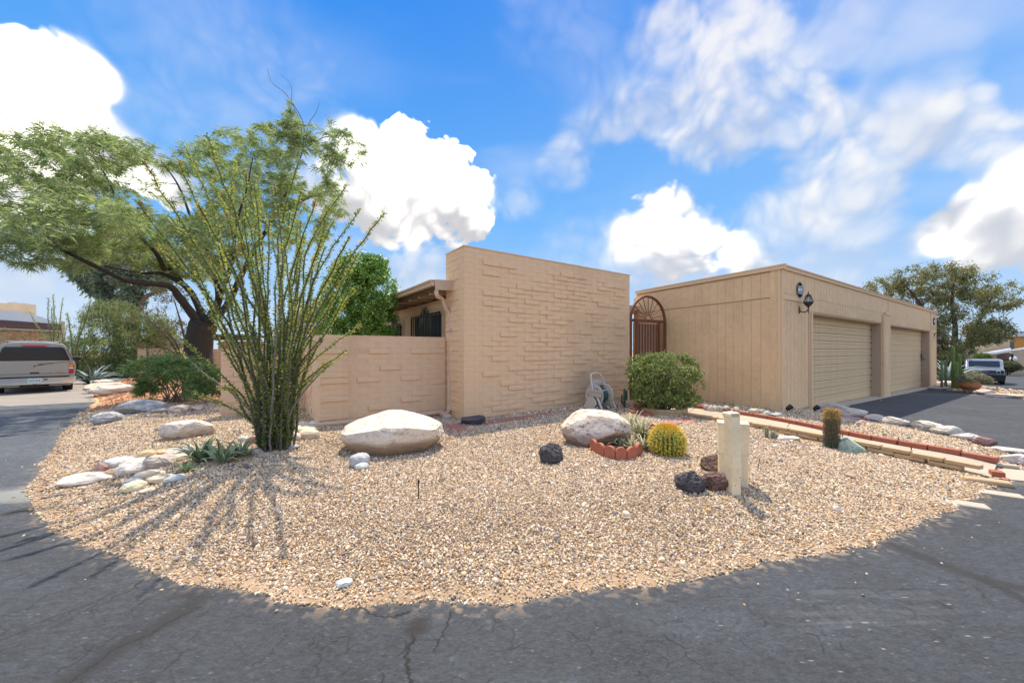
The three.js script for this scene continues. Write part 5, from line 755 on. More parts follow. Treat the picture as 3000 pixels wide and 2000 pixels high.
// the grove on the left
const DES = [[.20, .26, .08], [.26, .31, .11], [.31, .35, .14], [.14, .19, .06], [.36, .37, .16]];
{
  const shrub = (name, label, u, vb, Z, bl_, n, cols, leaf, o = {}) => { const bx = (u - CU) / F * Z, gy = groundY(bx, Z), base = [bx, gy, -Z], p = (uu, v, dz) => D(uu, v, Z + dz), limbs = (o.limbs ?? [[u, u]]).map(([a, c, v1]) => ({ name: 'stem', pts: [V((a - CU) / F * Z, gy, -Z), p(lerp(a, c, .5), lerp(vb, v1 ?? bl_[0][1], .5), 0), p(c, v1 ?? bl_[0][1], 0)], r: [o.r ?? .06, .02], n: 10, sides: 6 }));
    return plant({ name, label, cat: o.cat ?? 'shrub', base, seed: u + vb, bark: o.bark ?? MAT.twigG, limbs, blobs: bl_.map(([uu, v, dz, ru, rv, rz]) => [p(uu, v, dz), [ru * Z / F, rv * Z / F, rz]]), n, gap: o.gap ?? .25, gapF: o.gapF ?? .8, low: .1, step: .35, twig: o.twig ?? .012, leaf, shell: o.shell ?? .2, group: o.group }); };
  shrub('desert_shrub', 'tall bushy grey green shrub behind the blue agave', 330, 1110, 24, [[330, 990, 0, 110, 90, 2], [260, 1040, 0, 70, 60, 1.5], [400, 1020, 0, 80, 80, 1.6], [330, 930, 0, 70, 50, 1.2], [300, 1070, -.5, 120, 40, 1.5], [390, 1070, -.4, 80, 40, 1.2], [440, 960, .6, 60, 50, 1.2]], 1100, DES, broad(DES, 40, .13, .022, .35), { limbs: [[300, 270, 1000], [330, 330, 960], [360, 400, 1000], [340, 310, 920]], gap: .2 });
  shrub('desert_shrub', 'dark green leafy shrub low behind the tan gate wall', 420, 1080, 25, [[415, 1010, 0, 60, 60, 1.5], [440, 1045, 0, 50, 40, 1.2]], 260, GREEN, broad(GREEN, 36, .12, .03, .3));
  shrub('dry_shrub', 'dry orange leaved shrub before the neighbouring house wall', 45, 1040, 21, [[45, 985, 0, 50, 26, 1], [80, 990, .2, 40, 20, .8], [15, 1000, 0, 35, 22, .8]], 90, [], broad([[.42, .20, .08], [.50, .27, .12], [.34, .15, .06], [.24, .22, .07]], 14, .09, .02, .2), { gap: .2 });
  shrub('thorn_tree', 'half bare thorny tree with brown twigs above the gate wall', 540, 1060, 18, [[470, 950, 0, 80, 60, 1.2], [530, 910, 0, 70, 60, 1.2], [450, 1000, 0, 60, 40, 1], [540, 980, 0, 60, 50, 1], [500, 860, .3, 50, 30, .8]], 330, [], broad([[.16, .13, .06], [.20, .17, .07], [.13, .15, .05], [.10, .08, .04]], 13, .07, .02, .2), { cat: 'tree', bark: MAT.twig, limbs: [[560, 430, 930], [560, 460, 1010], [560, 510, 880], [555, 480, 960]], r: .07, gap: .1 });
  shrub('silver_shrub', 'pale silvery shrub behind the gate wall', 480, 1070, 26, [[470, 1010, 0, 45, 28, 1.5]], 160, [], broad([[.34, .36, .26], [.28, .31, .22], [.40, .41, .30]], 40, .1, .03, .3));
  shrub('desert_shrub', 'olive shrub between the trunk and the leafy courtyard tree', 930, 1000, 22, [[940, 930, 0, 40, 50, 1.5], [900, 960, 0, 60, 50, 1.5], [860, 980, 0, 60, 40, 1.5]], 260, [], broad(DES, 34, .13, .03, .35));
  shrub('ground_plant', 'strap leaved green plants at the foot of the back wall', 628, 1112, 17, [[626, 1100, 0, 26, 14, .5], [600, 1104, 0, 20, 10, .4]], 120, [], whorled([[.16, .25, .04], [.22, .30, .06], [.10, .18, .03]], 20, .24, .02), { cat: 'plant' });
  // tall gum tree behind
  const Z = 34, p = (u, v, dz = 0) => D(u, v, Z + dz), b = [(395 - CU) / F * Z, T(-34), -Z], EUC = [[.24, .31, .20], [.29, .36, .22], [.18, .24, .15], [.34, .40, .27]];
  plant({ name: 'gum_tree', label: 'tall gum tree with pale trunks rising behind the desert shrubs', base: b, seed: 91, bark: MAT.bark2, limbs: [{ name: 'trunk', pts: [V(...b), p(395, 960), p(402, 915), p(425, 870), p(480, 850)], r: [.36, .14], n: 16 }, { pts: [p(345, 930), p(330, 880), p(318, 835), p(320, 780), p(330, 700)], r: [.24, .1] }, { pts: [p(340, 935), p(352, 890), p(362, 830), p(380, 760)], r: [.24, .1] }, { pts: [p(402, 915), p(395, 850), p(400, 760), p(420, 680)], r: [.2, .08] }, { pts: [V(b[0] - 1, b[1], b[2]), p(342, 1000), p(343, 930)], r: [.34, .26] }],
    blobs: [[p(250, 790), [1.3, 1.2, 1.5]], [p(300, 800), [1.6, 1.5, 1.8]], [p(380, 780), [2.4, 2.2, 2]], [p(450, 800), [2, 1.6, 1.8]], [p(350, 720), [2.5, 2, 2]], [p(310, 890), [.9, .7, .8]], [p(385, 880), [.8, 1, .8]], [p(280, 840), [.9, .8, .8]]], n: 520, gap: .42, gapF: .9, twig: .03, tip: .01, leaf: broad(EUC, 60, .34, .07, .5) });
}
// right of the garage
{
  const Z = 25, u0 = 2770, p = (u, v, dz = 0) => D(u, v, Z + dz), bx = (2795 - CU) / F * Z, b = [bx, T(bx), -Z], cols = [[.22, .25, .09], [.28, .29, .11], [.34, .32, .14], [.16, .20, .06], [.38, .31, .17]];
  plant({ name: 'spreading_tree', label: 'large olive brown spreading tree behind the far end of the garage', base: b, seed: 95, bark: MAT.twig, limbs: [{ name: 'trunk', pts: [V(...b), p(2795, 1090), p(2790, 1050)], r: [.35, .26], from: 2 }, { pts: [p(2790, 1055), p(2740, 960, 0), p(2690, 880, 0), p(2640, 820, .5)], r: [.2, .03] }, { pts: [p(2792, 1055), p(2800, 960, -.5), p(2790, 880, -.5), p(2800, 810, -.5)], r: [.2, .03] }, { pts: [p(2795, 1055), p(2850, 980, 0), p(2890, 900, 0), p(2930, 840, .3)], r: [.18, .03] }, { pts: [p(2800, 1040), p(2850, 1010, .5), p(2930, 960, .5), p(2970, 930, .5)], r: [.12, .02] }, { pts: [p(2770, 1010), p(2700, 960, 1), p(2600, 880, 1.2), p(2560, 850, 1.2)], r: [.14, .02] }],
    blobs: [[p(2600, 850, 1), [1.9, .9, 1.5]], [p(2680, 830, .5), [1.8, 1.3, 1.5]], [p(2760, 830, 0), [1.8, 1.4, 1.5]], [p(2850, 830, 0), [1.7, 1.2, 1.4]], [p(2930, 870, 0), [1.2, 1.2, 1.2]], [p(2800, 940, 0), [2.5, 1.7, 1.8]], [p(2770, 1020, -.3), [1.6, .9, 1.5]], [p(2900, 970, 0), [1.4, .8, 1.1]], [p(2720, 920, .5), [2, 1.4, 1.6]], [p(2760, 1060, -.8), [1.2, .6, 1.2]], [p(2850, 985, -.4), [1.3, .6, 1]], [p(2700, 960, 0), [1.6, 1.2, 1.5]]], n: 1500, gap: .33, gapF: .8, twig: .02, tip: .007, leaf: broad(cols, 34, .13, .032, .32) });
}
// ---------- succulents ----------
function blade(len, w, th, curl, c0, c1, edge, seed = 1) {   // a fleshy pointed leaf rising along y, curling towards z
  const N = 8, pos = [], col = [], idx = [], R = rng(seed);
  for (let i = 0; i <= N; i++) { const t = i / N, ww = w * Math.pow(1 - t, .75) * (.75 + .5 * Math.sin(Math.min(1, t * 1.6) * Math.PI) * .5 + .25 * (1 - t)), tt = th * (1 - t * .9), a = curl * t * t, y = len * t * Math.cos(a * .6), z = len * t * Math.sin(a * .6) + .0, c = [0, 1, 2].map((k) => lerp(c0[k], c1[k], t));
    for (const [x, d, e] of [[-1, .55, 1], [0, -.5, 0], [1, .55, 1], [0, .05, 0]]) { pos.push(x * ww / 2, y, z + d * tt); const q = e ? edge : c; col.push(lerp(c[0], q[0], .6), lerp(c[1], q[1], .6), lerp(c[2], q[2], .6)); }
    if (i) for (let k = 0; k < 4; k++) { const b = (i - 1) * 4 + k, d = (i - 1) * 4 + (k + 1) % 4; idx.push(b, d, b + 4, d, d + 4, b + 4); } }
  const g = new THREE.BufferGeometry(); g.setAttribute('position', new THREE.Float32BufferAttribute(pos, 3)); g.setAttribute('color', new THREE.Float32BufferAttribute(col, 3)); g.setIndex(idx); g.computeVertexNormals(); return g;
}
const FLESH = VC({ roughness: .55 });
function rosette(name, label, cat, p, { n, len, w, th, seed, tilt = [.15, 1.15], cols, edge, group, dry = 0 }) {
  const R = rng(seed), W = thing(name, label, cat, p, group), gs = cols.map((c, i) => blade(len, w, th, .55 + .3 * i, c[0], c[1], edge, seed + i)), dg = blade(len * .8, w * .7, th * .4, 1.6, [.30, .17, .09], [.22, .13, .07], [.26, .15, .08], 3);
  for (let i = 0; i < n; i++) { const t = i / n, a = i * 2.399 + R() * .5, el = lerp(tilt[0], tilt[1], t) + (R() - .5) * .25, m = part(W, 'leaf', gs[i % gs.length], FLESH, { s: .7 + .4 * R() + .1 * t }); m.quaternion.setFromEuler(new THREE.Euler(0, a, 0)).multiply(new THREE.Quaternion().setFromEuler(new THREE.Euler(el, (R() - .5) * .4, 0))); m.position.set(Math.sin(a) * w * .3, len * .02, Math.cos(a) * w * .3); }
  for (let i = 0; i < dry; i++) { const a = R() * 6.28, m = part(W, 'dry_leaf', dg, FLESH, { s: .6 + .5 * R() }); m.quaternion.setFromEuler(new THREE.Euler(0, a, 0)).multiply(new THREE.Quaternion().setFromEuler(new THREE.Euler(1.35 + R() * .3, 0, 0))); m.position.set(Math.sin(a) * w * .4, .02, Math.cos(a) * w * .4); }
}
const ALO = [[[.25, .34, .18], [.19, .28, .13]], [[.31, .39, .22], [.22, .31, .15]], [[.18, .27, .13], [.21, .29, .12]]], ALE = [.34, .33, .22], AGA = [[[.23, .31, .28], [.20, .28, .26]], [[.30, .38, .34], [.24, .32, .30]], [[.17, .24, .22], [.18, .26, .24]]];
{
  const aloe = (label, u, v, len, w, n, seed, cols = ALO, dry = 5, group) => { const p = GP(u, v); rosette('aloe', label, 'aloe', p, { n, len, w, th: w * .35, seed, cols, edge: ALE, group, dry, tilt: [.1, .95] }); };
  const gl = 'aloes beside the ocotillo', gr = 'aloes behind the scalloped edging', PAR = [[[.40, .44, .22], [.50, .44, .28]], [[.32, .40, .17], [.44, .42, .22]], [[.50, .46, .28], [.44, .30, .20]]];
  aloe('large blue green aloe, left one of the three before the river stones', 588, 1352, .34, .075, 17, 3, ALO, 7, gl); aloe('large aloe in the middle of the left bed', 652, 1356, .34, .07, 18, 4, ALO, 7, gl); aloe('aloe at the right end of the left bed near the ocotillo foot', 702, 1338, .33, .065, 16, 5, ALO, 5, gl); aloe('small light green aloe at the front left of the bed', 546, 1383, .16, .04, 12, 6, [[[.26, .36, .12], [.18, .28, .09]], [[.2, .3, .1], [.16, .26, .08]]], 6, gl);
  [['pale striped aloe touching the right side of the rounded boulder', 1846, 1262, .23, 12], ['pale aloe behind the others near the brick bush ring', 1862, 1246, .22, 10], ['tall pale aloe in the middle of the right clump', 1872, 1284, .26, 15], ['pale aloe leaning right towards the golden cactus', 1890, 1284, .24, 13], ['green tipped aloe at the left front, against the boulder', 1818, 1310, .17, 10], ['small aloe just behind the middle scallop', 1850, 1316, .16, 10], ['small aloe left of the golden cactus foot', 1888, 1318, .19, 10], ['slender aloe at the back right of the clump', 1880, 1262, .22, 11]].forEach(([l, u, v, len, n], i) => aloe(l, u, v, len * 1.35, .042, n + 4, 20 + i, PAR, 5, gr));
  const pa = GP(268, 1124); rosette('agave', 'big blue grey agave right of the parked silver car', 'agave', pa, { n: 30, len: 1.12, w: .21, th: .05, seed: 31, cols: AGA, edge: [.34, .40, .34], tilt: [.1, 1.15], dry: 6 });
  const x = (2778 - CU) / F * 19.8; rosette('agave', 'blue grey agave behind the cactus stems at the garage end', 'agave', [x, T(x) + .1, -19.8], { n: 24, len: 1.55, w: .26, th: .05, seed: 35, cols: AGA, edge: [.36, .42, .38], tilt: [.05, .8], dry: 3 });
}
function cactusBody(r, h, ribs, depth, prof, c, cTop) {
  const seg = ribs * 6, N = 22, pos = [], col = [], idx = [];
  for (let i = 0; i <= N; i++) { const t = i / N, [rr, yy] = prof(t); for (let k = 0; k <= seg; k++) { const a = k / seg * 2 * Math.PI, m = Math.pow(Math.abs(Math.cos(a * ribs / 2)), .8), q = r * rr * (1 - depth * (1 - m)); pos.push(Math.sin(a) * q, yy * h, Math.cos(a) * q); const u = .55 + .45 * m; col.push(lerp(c[0], cTop[0], t) * u, lerp(c[1], cTop[1], t) * u, lerp(c[2], cTop[2], t) * u); } if (i) for (let k = 0; k < seg; k++) { const b = (i - 1) * (seg + 1) + k; idx.push(b, b + 1, b + seg + 1, b + 1, b + seg + 2, b + seg + 1); } }
  const g = new THREE.BufferGeometry(); g.setAttribute('position', new THREE.Float32BufferAttribute(pos, 3)); g.setAttribute('color', new THREE.Float32BufferAttribute(col, 3)); g.setIndex(idx); g.computeVertexNormals(); return g;
}
function spines(r, h, ribs, prof, per, len, colf, seed, many = 6, phase = 0) {
  const R = rng(seed), L = new Leaves();
  for (let k = 0; k < ribs; k++) for (let i = 0; i < per; i++) { const t = .06 + .92 * (i + .5 * (k & 1)) / per, [rr, yy] = prof(t), [r2, y2] = prof(Math.min(1, t + .03)), a = (k + phase) / ribs * 2 * Math.PI, n = V(Math.sin(a) * (y2 - yy) * h, (rr - r2) * r, Math.cos(a) * (y2 - yy) * h).normalize(), p = V(Math.sin(a) * r * rr, yy * h, Math.cos(a) * r * rr), m = many + (t > .8 ? 2 : 0);
    for (let j = 0; j < m; j++) { const d = n.clone().addScaledVector(rdir(R), .95).normalize(), s = V().crossVectors(d, rdir(R)).normalize(), l = len * (.6 + R() * .7); L.leaf(p.x, p.y, p.z, d.x, d.y, d.z, s.x, s.y, s.z, l, .0024, colf(t, R)); } }
  return L.geo();
}
MAT.spine = new THREE.MeshStandardMaterial({ vertexColors: true, roughness: .7, side: THREE.DoubleSide });
{
  const g = GP(1955, 1340), Z = -g[2] + .17, p = [(1955 - CU) / F * Z, g[1] - .03, -Z], W = thing('golden_barrel_cactus', 'round golden barrel cactus with yellow spines right of the aloes', 'cactus', p), pr = (t) => { const a = lerp(-1.05, Math.PI / 2 - .02, t); return [Math.cos(a) ** .8 * (t > .9 ? 1 : 1) || .001, (Math.sin(a) + .87) / 1.87 - (t > .95 ? (t - .95) * .5 : 0)]; };
  part(W, 'body', cactusBody(.208, .38, 26, .16, pr, [.06, .13, .02], [.14, .22, .04]), VC({ roughness: .6 }));
  part(W, 'spines', spines(.210, .38, 26, pr, 22, .042, (t, R) => { const k = .8 + R() * .4; return t > .8 ? [.72 * k, (.40 + .12 * R()) * k, .03] : t < .2 ? [.50 * k, .33 * k, .07] : [.86 * k, .64 * k, .09]; }, 9, 8), MAT.spine, { kind: 'stuff' });
  const R = rng(8), L = new Leaves(); for (let i = 0; i < 900; i++) { const a = R() * 6.28, r = .11 * Math.sqrt(R()), d = V(Math.sin(a) * r * 5, 1, Math.cos(a) * r * 5).addScaledVector(rdir(R), .5).normalize(), s = V().crossVectors(d, rdir(R)).normalize(), c = R() < .25 ? [.30, .11, .03] : R() < .6 ? [.80, .42, .02] : [.78, .60, .08]; L.leaf(Math.sin(a) * r, .355 - r * .25, Math.cos(a) * r, d.x, d.y, d.z, s.x, s.y, s.z, .028 + R() * .02, .0022, c); } part(W, 'woolly_crown', L.geo(), MAT.spine, { kind: 'stuff' });
  const g2 = GP(2441, 1316), W2 = thing('barrel_cactus', 'tall bristly barrel cactus with orange spines beside the walkway', 'cactus', [g2[0] + .05, g2[1] - .02, g2[2] - .08]), pr2 = (t) => [t > .82 ? Math.sqrt(Math.max(.0004, 1 - ((t - .82) / .18) ** 2)) : .9 + .12 * t + .04 * Math.sin(t * 9), t > .82 ? .82 + .18 * Math.sin((t - .82) / .18 * 1.57) * .75 : t];
  part(W2, 'body', cactusBody(.078, .60, 20, .2, pr2, [.07, .085, .035], [.12, .17, .05]), VC({ roughness: .7 }));
  part(W2, 'spines', spines(.080, .60, 20, pr2, 26, .042, (t, R) => { const k = .7 + R() * .5; return t > .72 ? [.62 * k, .36 * k, .12 * k] : t > .35 ? [.24 * k, .14 * k, .10 * k] : [.16 * k, .14 * k, .12 * k]; }, 6, 6), MAT.spine, { kind: 'stuff' });
  const g3 = GP(2256, 1284), small = (label, dx, dz, h, r) => { const W3 = thing('small_cactus', label, 'cactus', [g3[0] + dx, g3[1] - .01, g3[2] + dz]), q = (t) => [t > .7 ? Math.sqrt(Math.max(.001, 1 - ((t - .7) / .3) ** 2)) : .85 + .2 * t, t]; part(W3, 'body', cactusBody(r, h, 10, .25, q, [.14, .18, .08], [.24, .28, .13]), VC({ roughness: .7 })); part(W3, 'spines', spines(r, h, 10, q, 12, .016, (t, R) => [.6, .55, .45].map((x) => x * (.6 + R() * .5)), 9, 4), MAT.spine, { kind: 'stuff' }); };
  small('slim taller cactus, left one of the small ones by the brick row', -.05, .0, .19, .026); small('stubby striped cactus in the middle of the small ones', .03, .03, .13, .032); small('tiny cactus knob at the right of the small ones', .085, .02, .08, .026);
  // column cacti by the far end of the garage
  const Z0 = 15.9, cc = (name, label, list, c, c2, ribs) => { const x0 = (list[0][0] - CU) / F * Z0, W4 = thing(name, label, 'cactus', [x0, T(x0) + .08, -Z0]); list.forEach(([u, v0, wpx, dz]) => { const Z = Z0 + dz, x = (u - CU) / F * Z, h = EYE - (v0 - HV) / F * Z - T(x0) - .08, r = wpx / F * Z / 2, q = (t) => [t > .93 ? Math.sqrt(Math.max(.002, 1 - ((t - .93) / .07) ** 2)) : .88 + .12 * Math.sin(t * 13 + u), t]; part(W4, 'stem', cactusBody(r, h, ribs, .3, q, c, c2), VC({ roughness: .65 }), { p: [x - x0, 0, -dz] }); }); };
  cc('column_cactus', 'cluster of tall green column cactus stems beside the terracotta pot', [[2793, 1012, 9, 0], [2813, 1036, 8, .1], [2804, 1062, 9, -.2], [2797, 1070, 8, .3], [2820, 1080, 8, -.1], [2808, 1080, 8, .4]], [.10, .15, .03], [.15, .23, .05], 7);
  cc('column_cactus', 'two thin grey green cactus stems nearest the garage end', [[2760, 1058, 7, 0], [2772, 1064, 7, .1]], [.11, .16, .08], [.16, .22, .11], 6);
}
// ---------- things in the yard ----------
{ // scalloped terracotta edging
  const e = [[1744, 1322], [1764, 1334], [1791, 1343], [1820, 1347], [1848, 1345], [1869, 1334]].map(([u, v]) => GP(u, v)), W = thing('scalloped_edging', 'curved terracotta edging of six scallops in front of the boulder', 'garden edging', e[2]);
  const pts = [[-.058, -.03]]; for (let i = 0; i <= 14; i++) { const a = Math.PI * (1 - i / 14); pts.push([Math.cos(a) * .058, .088 + Math.sin(a) * .058]); } pts.push([.058, -.03]); const g = boxUV(extr(pts, .03, .006, 2));
  e.forEach((p, i) => { const a = e[Math.max(0, i - 1)], b = e[Math.min(5, i + 1)], m = part(W, 'scallop', g, MAT.terra, { p: [p[0] - e[2][0], p[1] - e[2][1], p[2] - e[2][2] - .02] }); m.rotation.y = Math.atan2(-(b[2] - a[2]), b[0] - a[0]); m.scale.x = clamp(Math.hypot(b[0] - a[0], b[2] - a[2]) / (i % 5 ? 2 : 1) / .118, .8, 1.25); });
  const q1 = GP(1653, 1256), s1 = solo('scalloped_edging', 'single terracotta scallop peeping out left of the rounded boulder', 'garden edging', g, MAT.terra, q1); s1.rotation.y = .9; const q2 = GP(1910, 1268), s2 = solo('scalloped_edging', 'terracotta scallop half hidden behind the right aloes', 'garden edging', g, MAT.terra, q2); s2.rotation.y = -.4;
}
{ // utility post and cabinet
  const ivory = M([.82, .68, .45], { roughness: .55, bump: 'grain', bs: .0005, bsize: .2, tint: .8 }), g = GP(2163, 1456), P = thing('utility_post', 'cream metal utility post leaning slightly in the gravel', 'utility post', [g[0], g[1], g[2] - .07]); P.rotation.set(0, -.54 + .72, .035);
  part(P, 'body', rbox(.092, .80, .092, .012, 0, .355, 0, 3), ivory); part(P, 'cover', rbox(.090, .62, .012, .004, .003, .46, .048, 2), ivory); part(P, 'cap', rbox(.108, .05, .108, .014, 0, .745, 0, 3), ivory); part(P, 'screw', new THREE.SphereGeometry(.005, 8, 6).translate(.03, .17, .055), MAT.iron); part(P, 'screw', new THREE.SphereGeometry(.004, 8, 6).translate(-.02, .10, .048), MAT.iron);
  const g2 = GP(2186, 1427), Q = thing('utility_cabinet', 'low cream utility cabinet standing behind the leaning post', 'utility cabinet', [g2[0] - .07, g2[1], g2[2] - .1]); Q.rotation.y = -.42;
  part(Q, 'body', rbox(.25, .36, .16, .012, 0, .15, 0, 3), ivory); part(Q, 'hood', rbox(.265, .30, .175, .014, 0, .455, 0, 3), ivory); part(Q, 'lid', rbox(.272, .02, .182, .006, 0, .61, 0), ivory);
  const w = GP(2219, 1376), s = solo('wire_stake', 'thin rusty wire stake leaning by the utility cabinet', 'stake', bar([0, -.03, 0], [.03, .13, 0], .004), MAT.rust, w);
  const k = GP(1225, 1466); solo('sprinkler_stake', 'thin dark sprinkler stake upright in the open gravel', 'stake', merge([bar([0, -.05, 0], [.004, .16, 0], .005), cyl(.008, .008, .03, 8, .004, .165, 0)]), MAT.iron, k);
  const ph = GP(2490, 1228), V1 = thing('access_cover', 'flat grey access plate with a red painted rim in the dark gravel', 'access cover', [ph[0], ph[1] + .01, ph[2]]); V1.rotation.y = .5; part(V1, 'rim', merge([box(.5, .05, .03, 0, 0, .16), box(.5, .05, .03, 0, 0, -.16), box(.03, .05, .29, .235, 0, 0), box(.03, .05, .29, -.235, 0, 0)]), M([.36, .07, .06])); part(V1, 'plate', box(.44, .04, .29, 0, 0, 0), M([.33, .27, .25]));
  for (const [u, v, l, ry] of [[2306, 1210, 'black garden spotlight at the garage corner', .4], [2385, 1207, 'small black spotlight beside the first garage door', .2]]) { const q = GP(u, v), S = thing('garden_spotlight', l, 'spotlight', q); S.rotation.y = ry; part(S, 'stem', bar([0, -.03, 0], [.03, .08, 0], .008), MAT.black); const hd = part(S, 'head', lathe([[0, -.06], [.035, -.055], [.05, .02], [.055, .06], [.045, .062], [.04, .03], [0, .02]], 14), MAT.black, { p: [.05, .11, .01], r: [.5, 0, -.9] }); }
}
{ // hose reel cart
  const q = GP(1762, 1203), W = thing('hose_reel', 'grey plastic hose reel cart with green hose against the tall wall', 'hose reel', [q[0], q[1], q[2] - .25]); W.rotation.y = .66;
  const pl = M([.56, .50, .44], { roughness: .5 }), pd = M([.46, .42, .37], { roughness: .5 }), hose = M([.045, .14, .115], { roughness: .45 });
  const disc = (x) => { const g = []; g.push(new THREE.TorusGeometry(.235, .016, 8, 40).rotateY(Math.PI / 2)); const sh = new THREE.Shape().absarc(0, 0, .23, 0, Math.PI * 2); for (let i = 0; i < 6; i++) { const a = i * 1.047; const h = new THREE.Path().absellipse(Math.cos(a) * .165, Math.sin(a) * .165, .022, .022, 0, Math.PI * 2); sh.holes.push(h); } g.push(new THREE.ExtrudeGeometry(sh, { depth: .012, bevelEnabled: false, curveSegments: 30 }).rotateY(Math.PI / 2).translate(-.006, 0, 0)); return part(W, 'reel_disc', merge(g), pl, { p: [x, .31, 0] }); };
  disc(-.15); disc(.2);
  part(W, 'drum', cyl(.09, .09, .35, 20).rotateZ(Math.PI / 2).translate(.02, .31, 0), pd);
  const R = rng(4); for (let i = 0; i < 10; i++) part(W, 'hose', new THREE.TorusGeometry(.12 + (i % 3) * .021, .0125, 7, 36).rotateY(Math.PI / 2 + (R() - .5) * .12).translate(-.11 + i * .029, .31, 0), hose);
  part(W, 'hose_end', tube(smooth([V(-.06, .18, .06), V(-.03, .08, .16), V(.05, .03, .22), V(.1, .02, .12)], 14), .0125, 7), hose);
  for (const x of [-.21, .25]) { const g = []; g.push(tube(smooth([V(x, .02, .27), V(x, .28, .13), V(x, .42, .02), V(x * .82, .72, -.08)], 20), [.03, .024], 6), tube(smooth([V(x, .02, -.26), V(x, .22, -.12), V(x, .40, -.02)], 12), .024, 6), rbox(.04, .12, .12, .02, x, .32, 0)); part(W, 'side_frame', merge(g), pl); }
  part(W, 'front_panel', extr([[-.2, 0], [-.15, .12], [-.03, .25], [.05, .26], [.12, .18], [.18, .03], [.15, 0]], .03, .008, 2).rotateY(-Math.PI / 2).translate(-.24, .03, 0), pl);
  part(W, 'handle', tube(smooth([V(-.17, .70, -.075), V(-.15, .765, -.09), V(0, .79, -.095), V(.15, .765, -.09), V(.17, .70, -.075)], 20), .022, 8), pl); part(W, 'handle_panel', rbox(.3, .10, .03, .012, 0, .60, -.045), pl);
  part(W, 'cross_bar', bar([-.2, .5, -.02], [.2, .5, -.02], .012), MAT.iron);
  part(W, 'tray', merge([rbox(.05, .05, .38, .012, -.25, .42, .12), rbox(.3, .018, .03, .005, -.14, .45, .28), rbox(.03, .14, .3, .01, -.25, .37, .12)]), pd); part(W, 'crank', merge([bar([-.245, .29, .0], [-.25, .12, .16], .026, 8, .018), bar([-.25, .12, .16], [-.33, .10, .18], .016)]), MAT.black);
  part(W, 'rear_leg', bar([.21, .3, -.02], [.24, .0, .22], .014), pl);
  for (const x of [-.16, .18]) part(W, 'wheel', cyl(.07, .07, .04, 18).rotateZ(Math.PI / 2).translate(x, .07, -.22), MAT.black);
}
{ // green metal cactus ornament
  const q = GP(1830, 1196), W = thing('cactus_ornament', 'flat green metal cactus ornament standing at the right end of the tall wall', 'garden ornament', q), gm = M([.05, .10, .065], { roughness: .45, metalness: .3 }); W.rotation.y = TH;
  const st = (pts, r) => part(W, 'arm', tube(pts.map((p) => V(...p)), r, 8), gm); st([[0, 0, 0], [0, .42, 0]], .026); st([[0, .42, 0], [0, .445, 0]], [.026, .008]); st([[-.09, .12, 0], [-.09, .31, 0], [-.09, .325, 0]], [.02, .02, .006].slice(0, 3)); st([[0, .12, 0], [-.09, .12, 0]], .016); st([[.075, .2, 0], [.075, .39, 0], [.075, .405, 0]], [.019, .019, .006]); st([[0, .2, 0], [.075, .2, 0]], .016); part(W, 'base', rbox(.34, .012, .12, .004, 0, .006, 0), MAT.iron);
}
{ // terracotta pot and its plant
  const Z = 14.9, x = (2841 - CU) / F * Z, b = [x, T(x) + .10, -Z], W = thing('terracotta_pot', 'wide terracotta pot at the driveway corner by the cactus stems', 'pot', b);
  part(W, 'body', lathe([[0, 0], [.16, 0], [.22, .03], [.30, .12], [.31, .19], [.28, .27], [.24, .31], [.25, .34], [.27, .36], [.25, .365], [.22, .34], [.21, .3], [0, .3]], 28), M([.30, .12, .05], { bump: 'rough', bs: .01, bsize: .4, tint: .9 })); part(W, 'soil', new THREE.CircleGeometry(.22, 20).rotateX(-Math.PI / 2).translate(0, .335, 0), M([.08, .055, .04]));
  const p = (u, v, dz = 0) => D(u, v, Z + dz), R = rng(2), tips = [], L = []; const cols = [[.34, .36, .24], [.42, .42, .30], [.28, .31, .18], [.46, .44, .33]];
  const bl2 = [[p(2830, 1112), [.18, .16, .2]], [p(2850, 1106), [.22, .22, .2]], [p(2872, 1110), [.22, .2, .2]], [p(2888, 1116), [.15, .12, .15]], [p(2840, 1120), [.25, .1, .2]]];
  plant({ name: 'silver_plant', label: 'silvery grey tufted plant spilling out of the terracotta pot', cat: 'plant', base: [x, b[1] + .33, -Z], seed: 14, bark: MAT.twigG, limbs: [[2828, 1108], [2845, 1102], [2862, 1102], [2882, 1106], [2896, 1116], [2850, 1112]].map(([u, v], i) => ({ name: 'stem', pts: [V(x, b[1] + .31, -Z), p(lerp(2841, u, .5), lerp(1128, v, .6)), p(u, v, (i % 3 - 1) * .1)], r: [.01, .005], n: 8, sides: 4, from: .4 })), blobs: bl2, n: 240, gap: .05, low: .02, step: .08, twig: .004, tip: .002, leaf: feathery(cols, 16, .11, .006) });
}
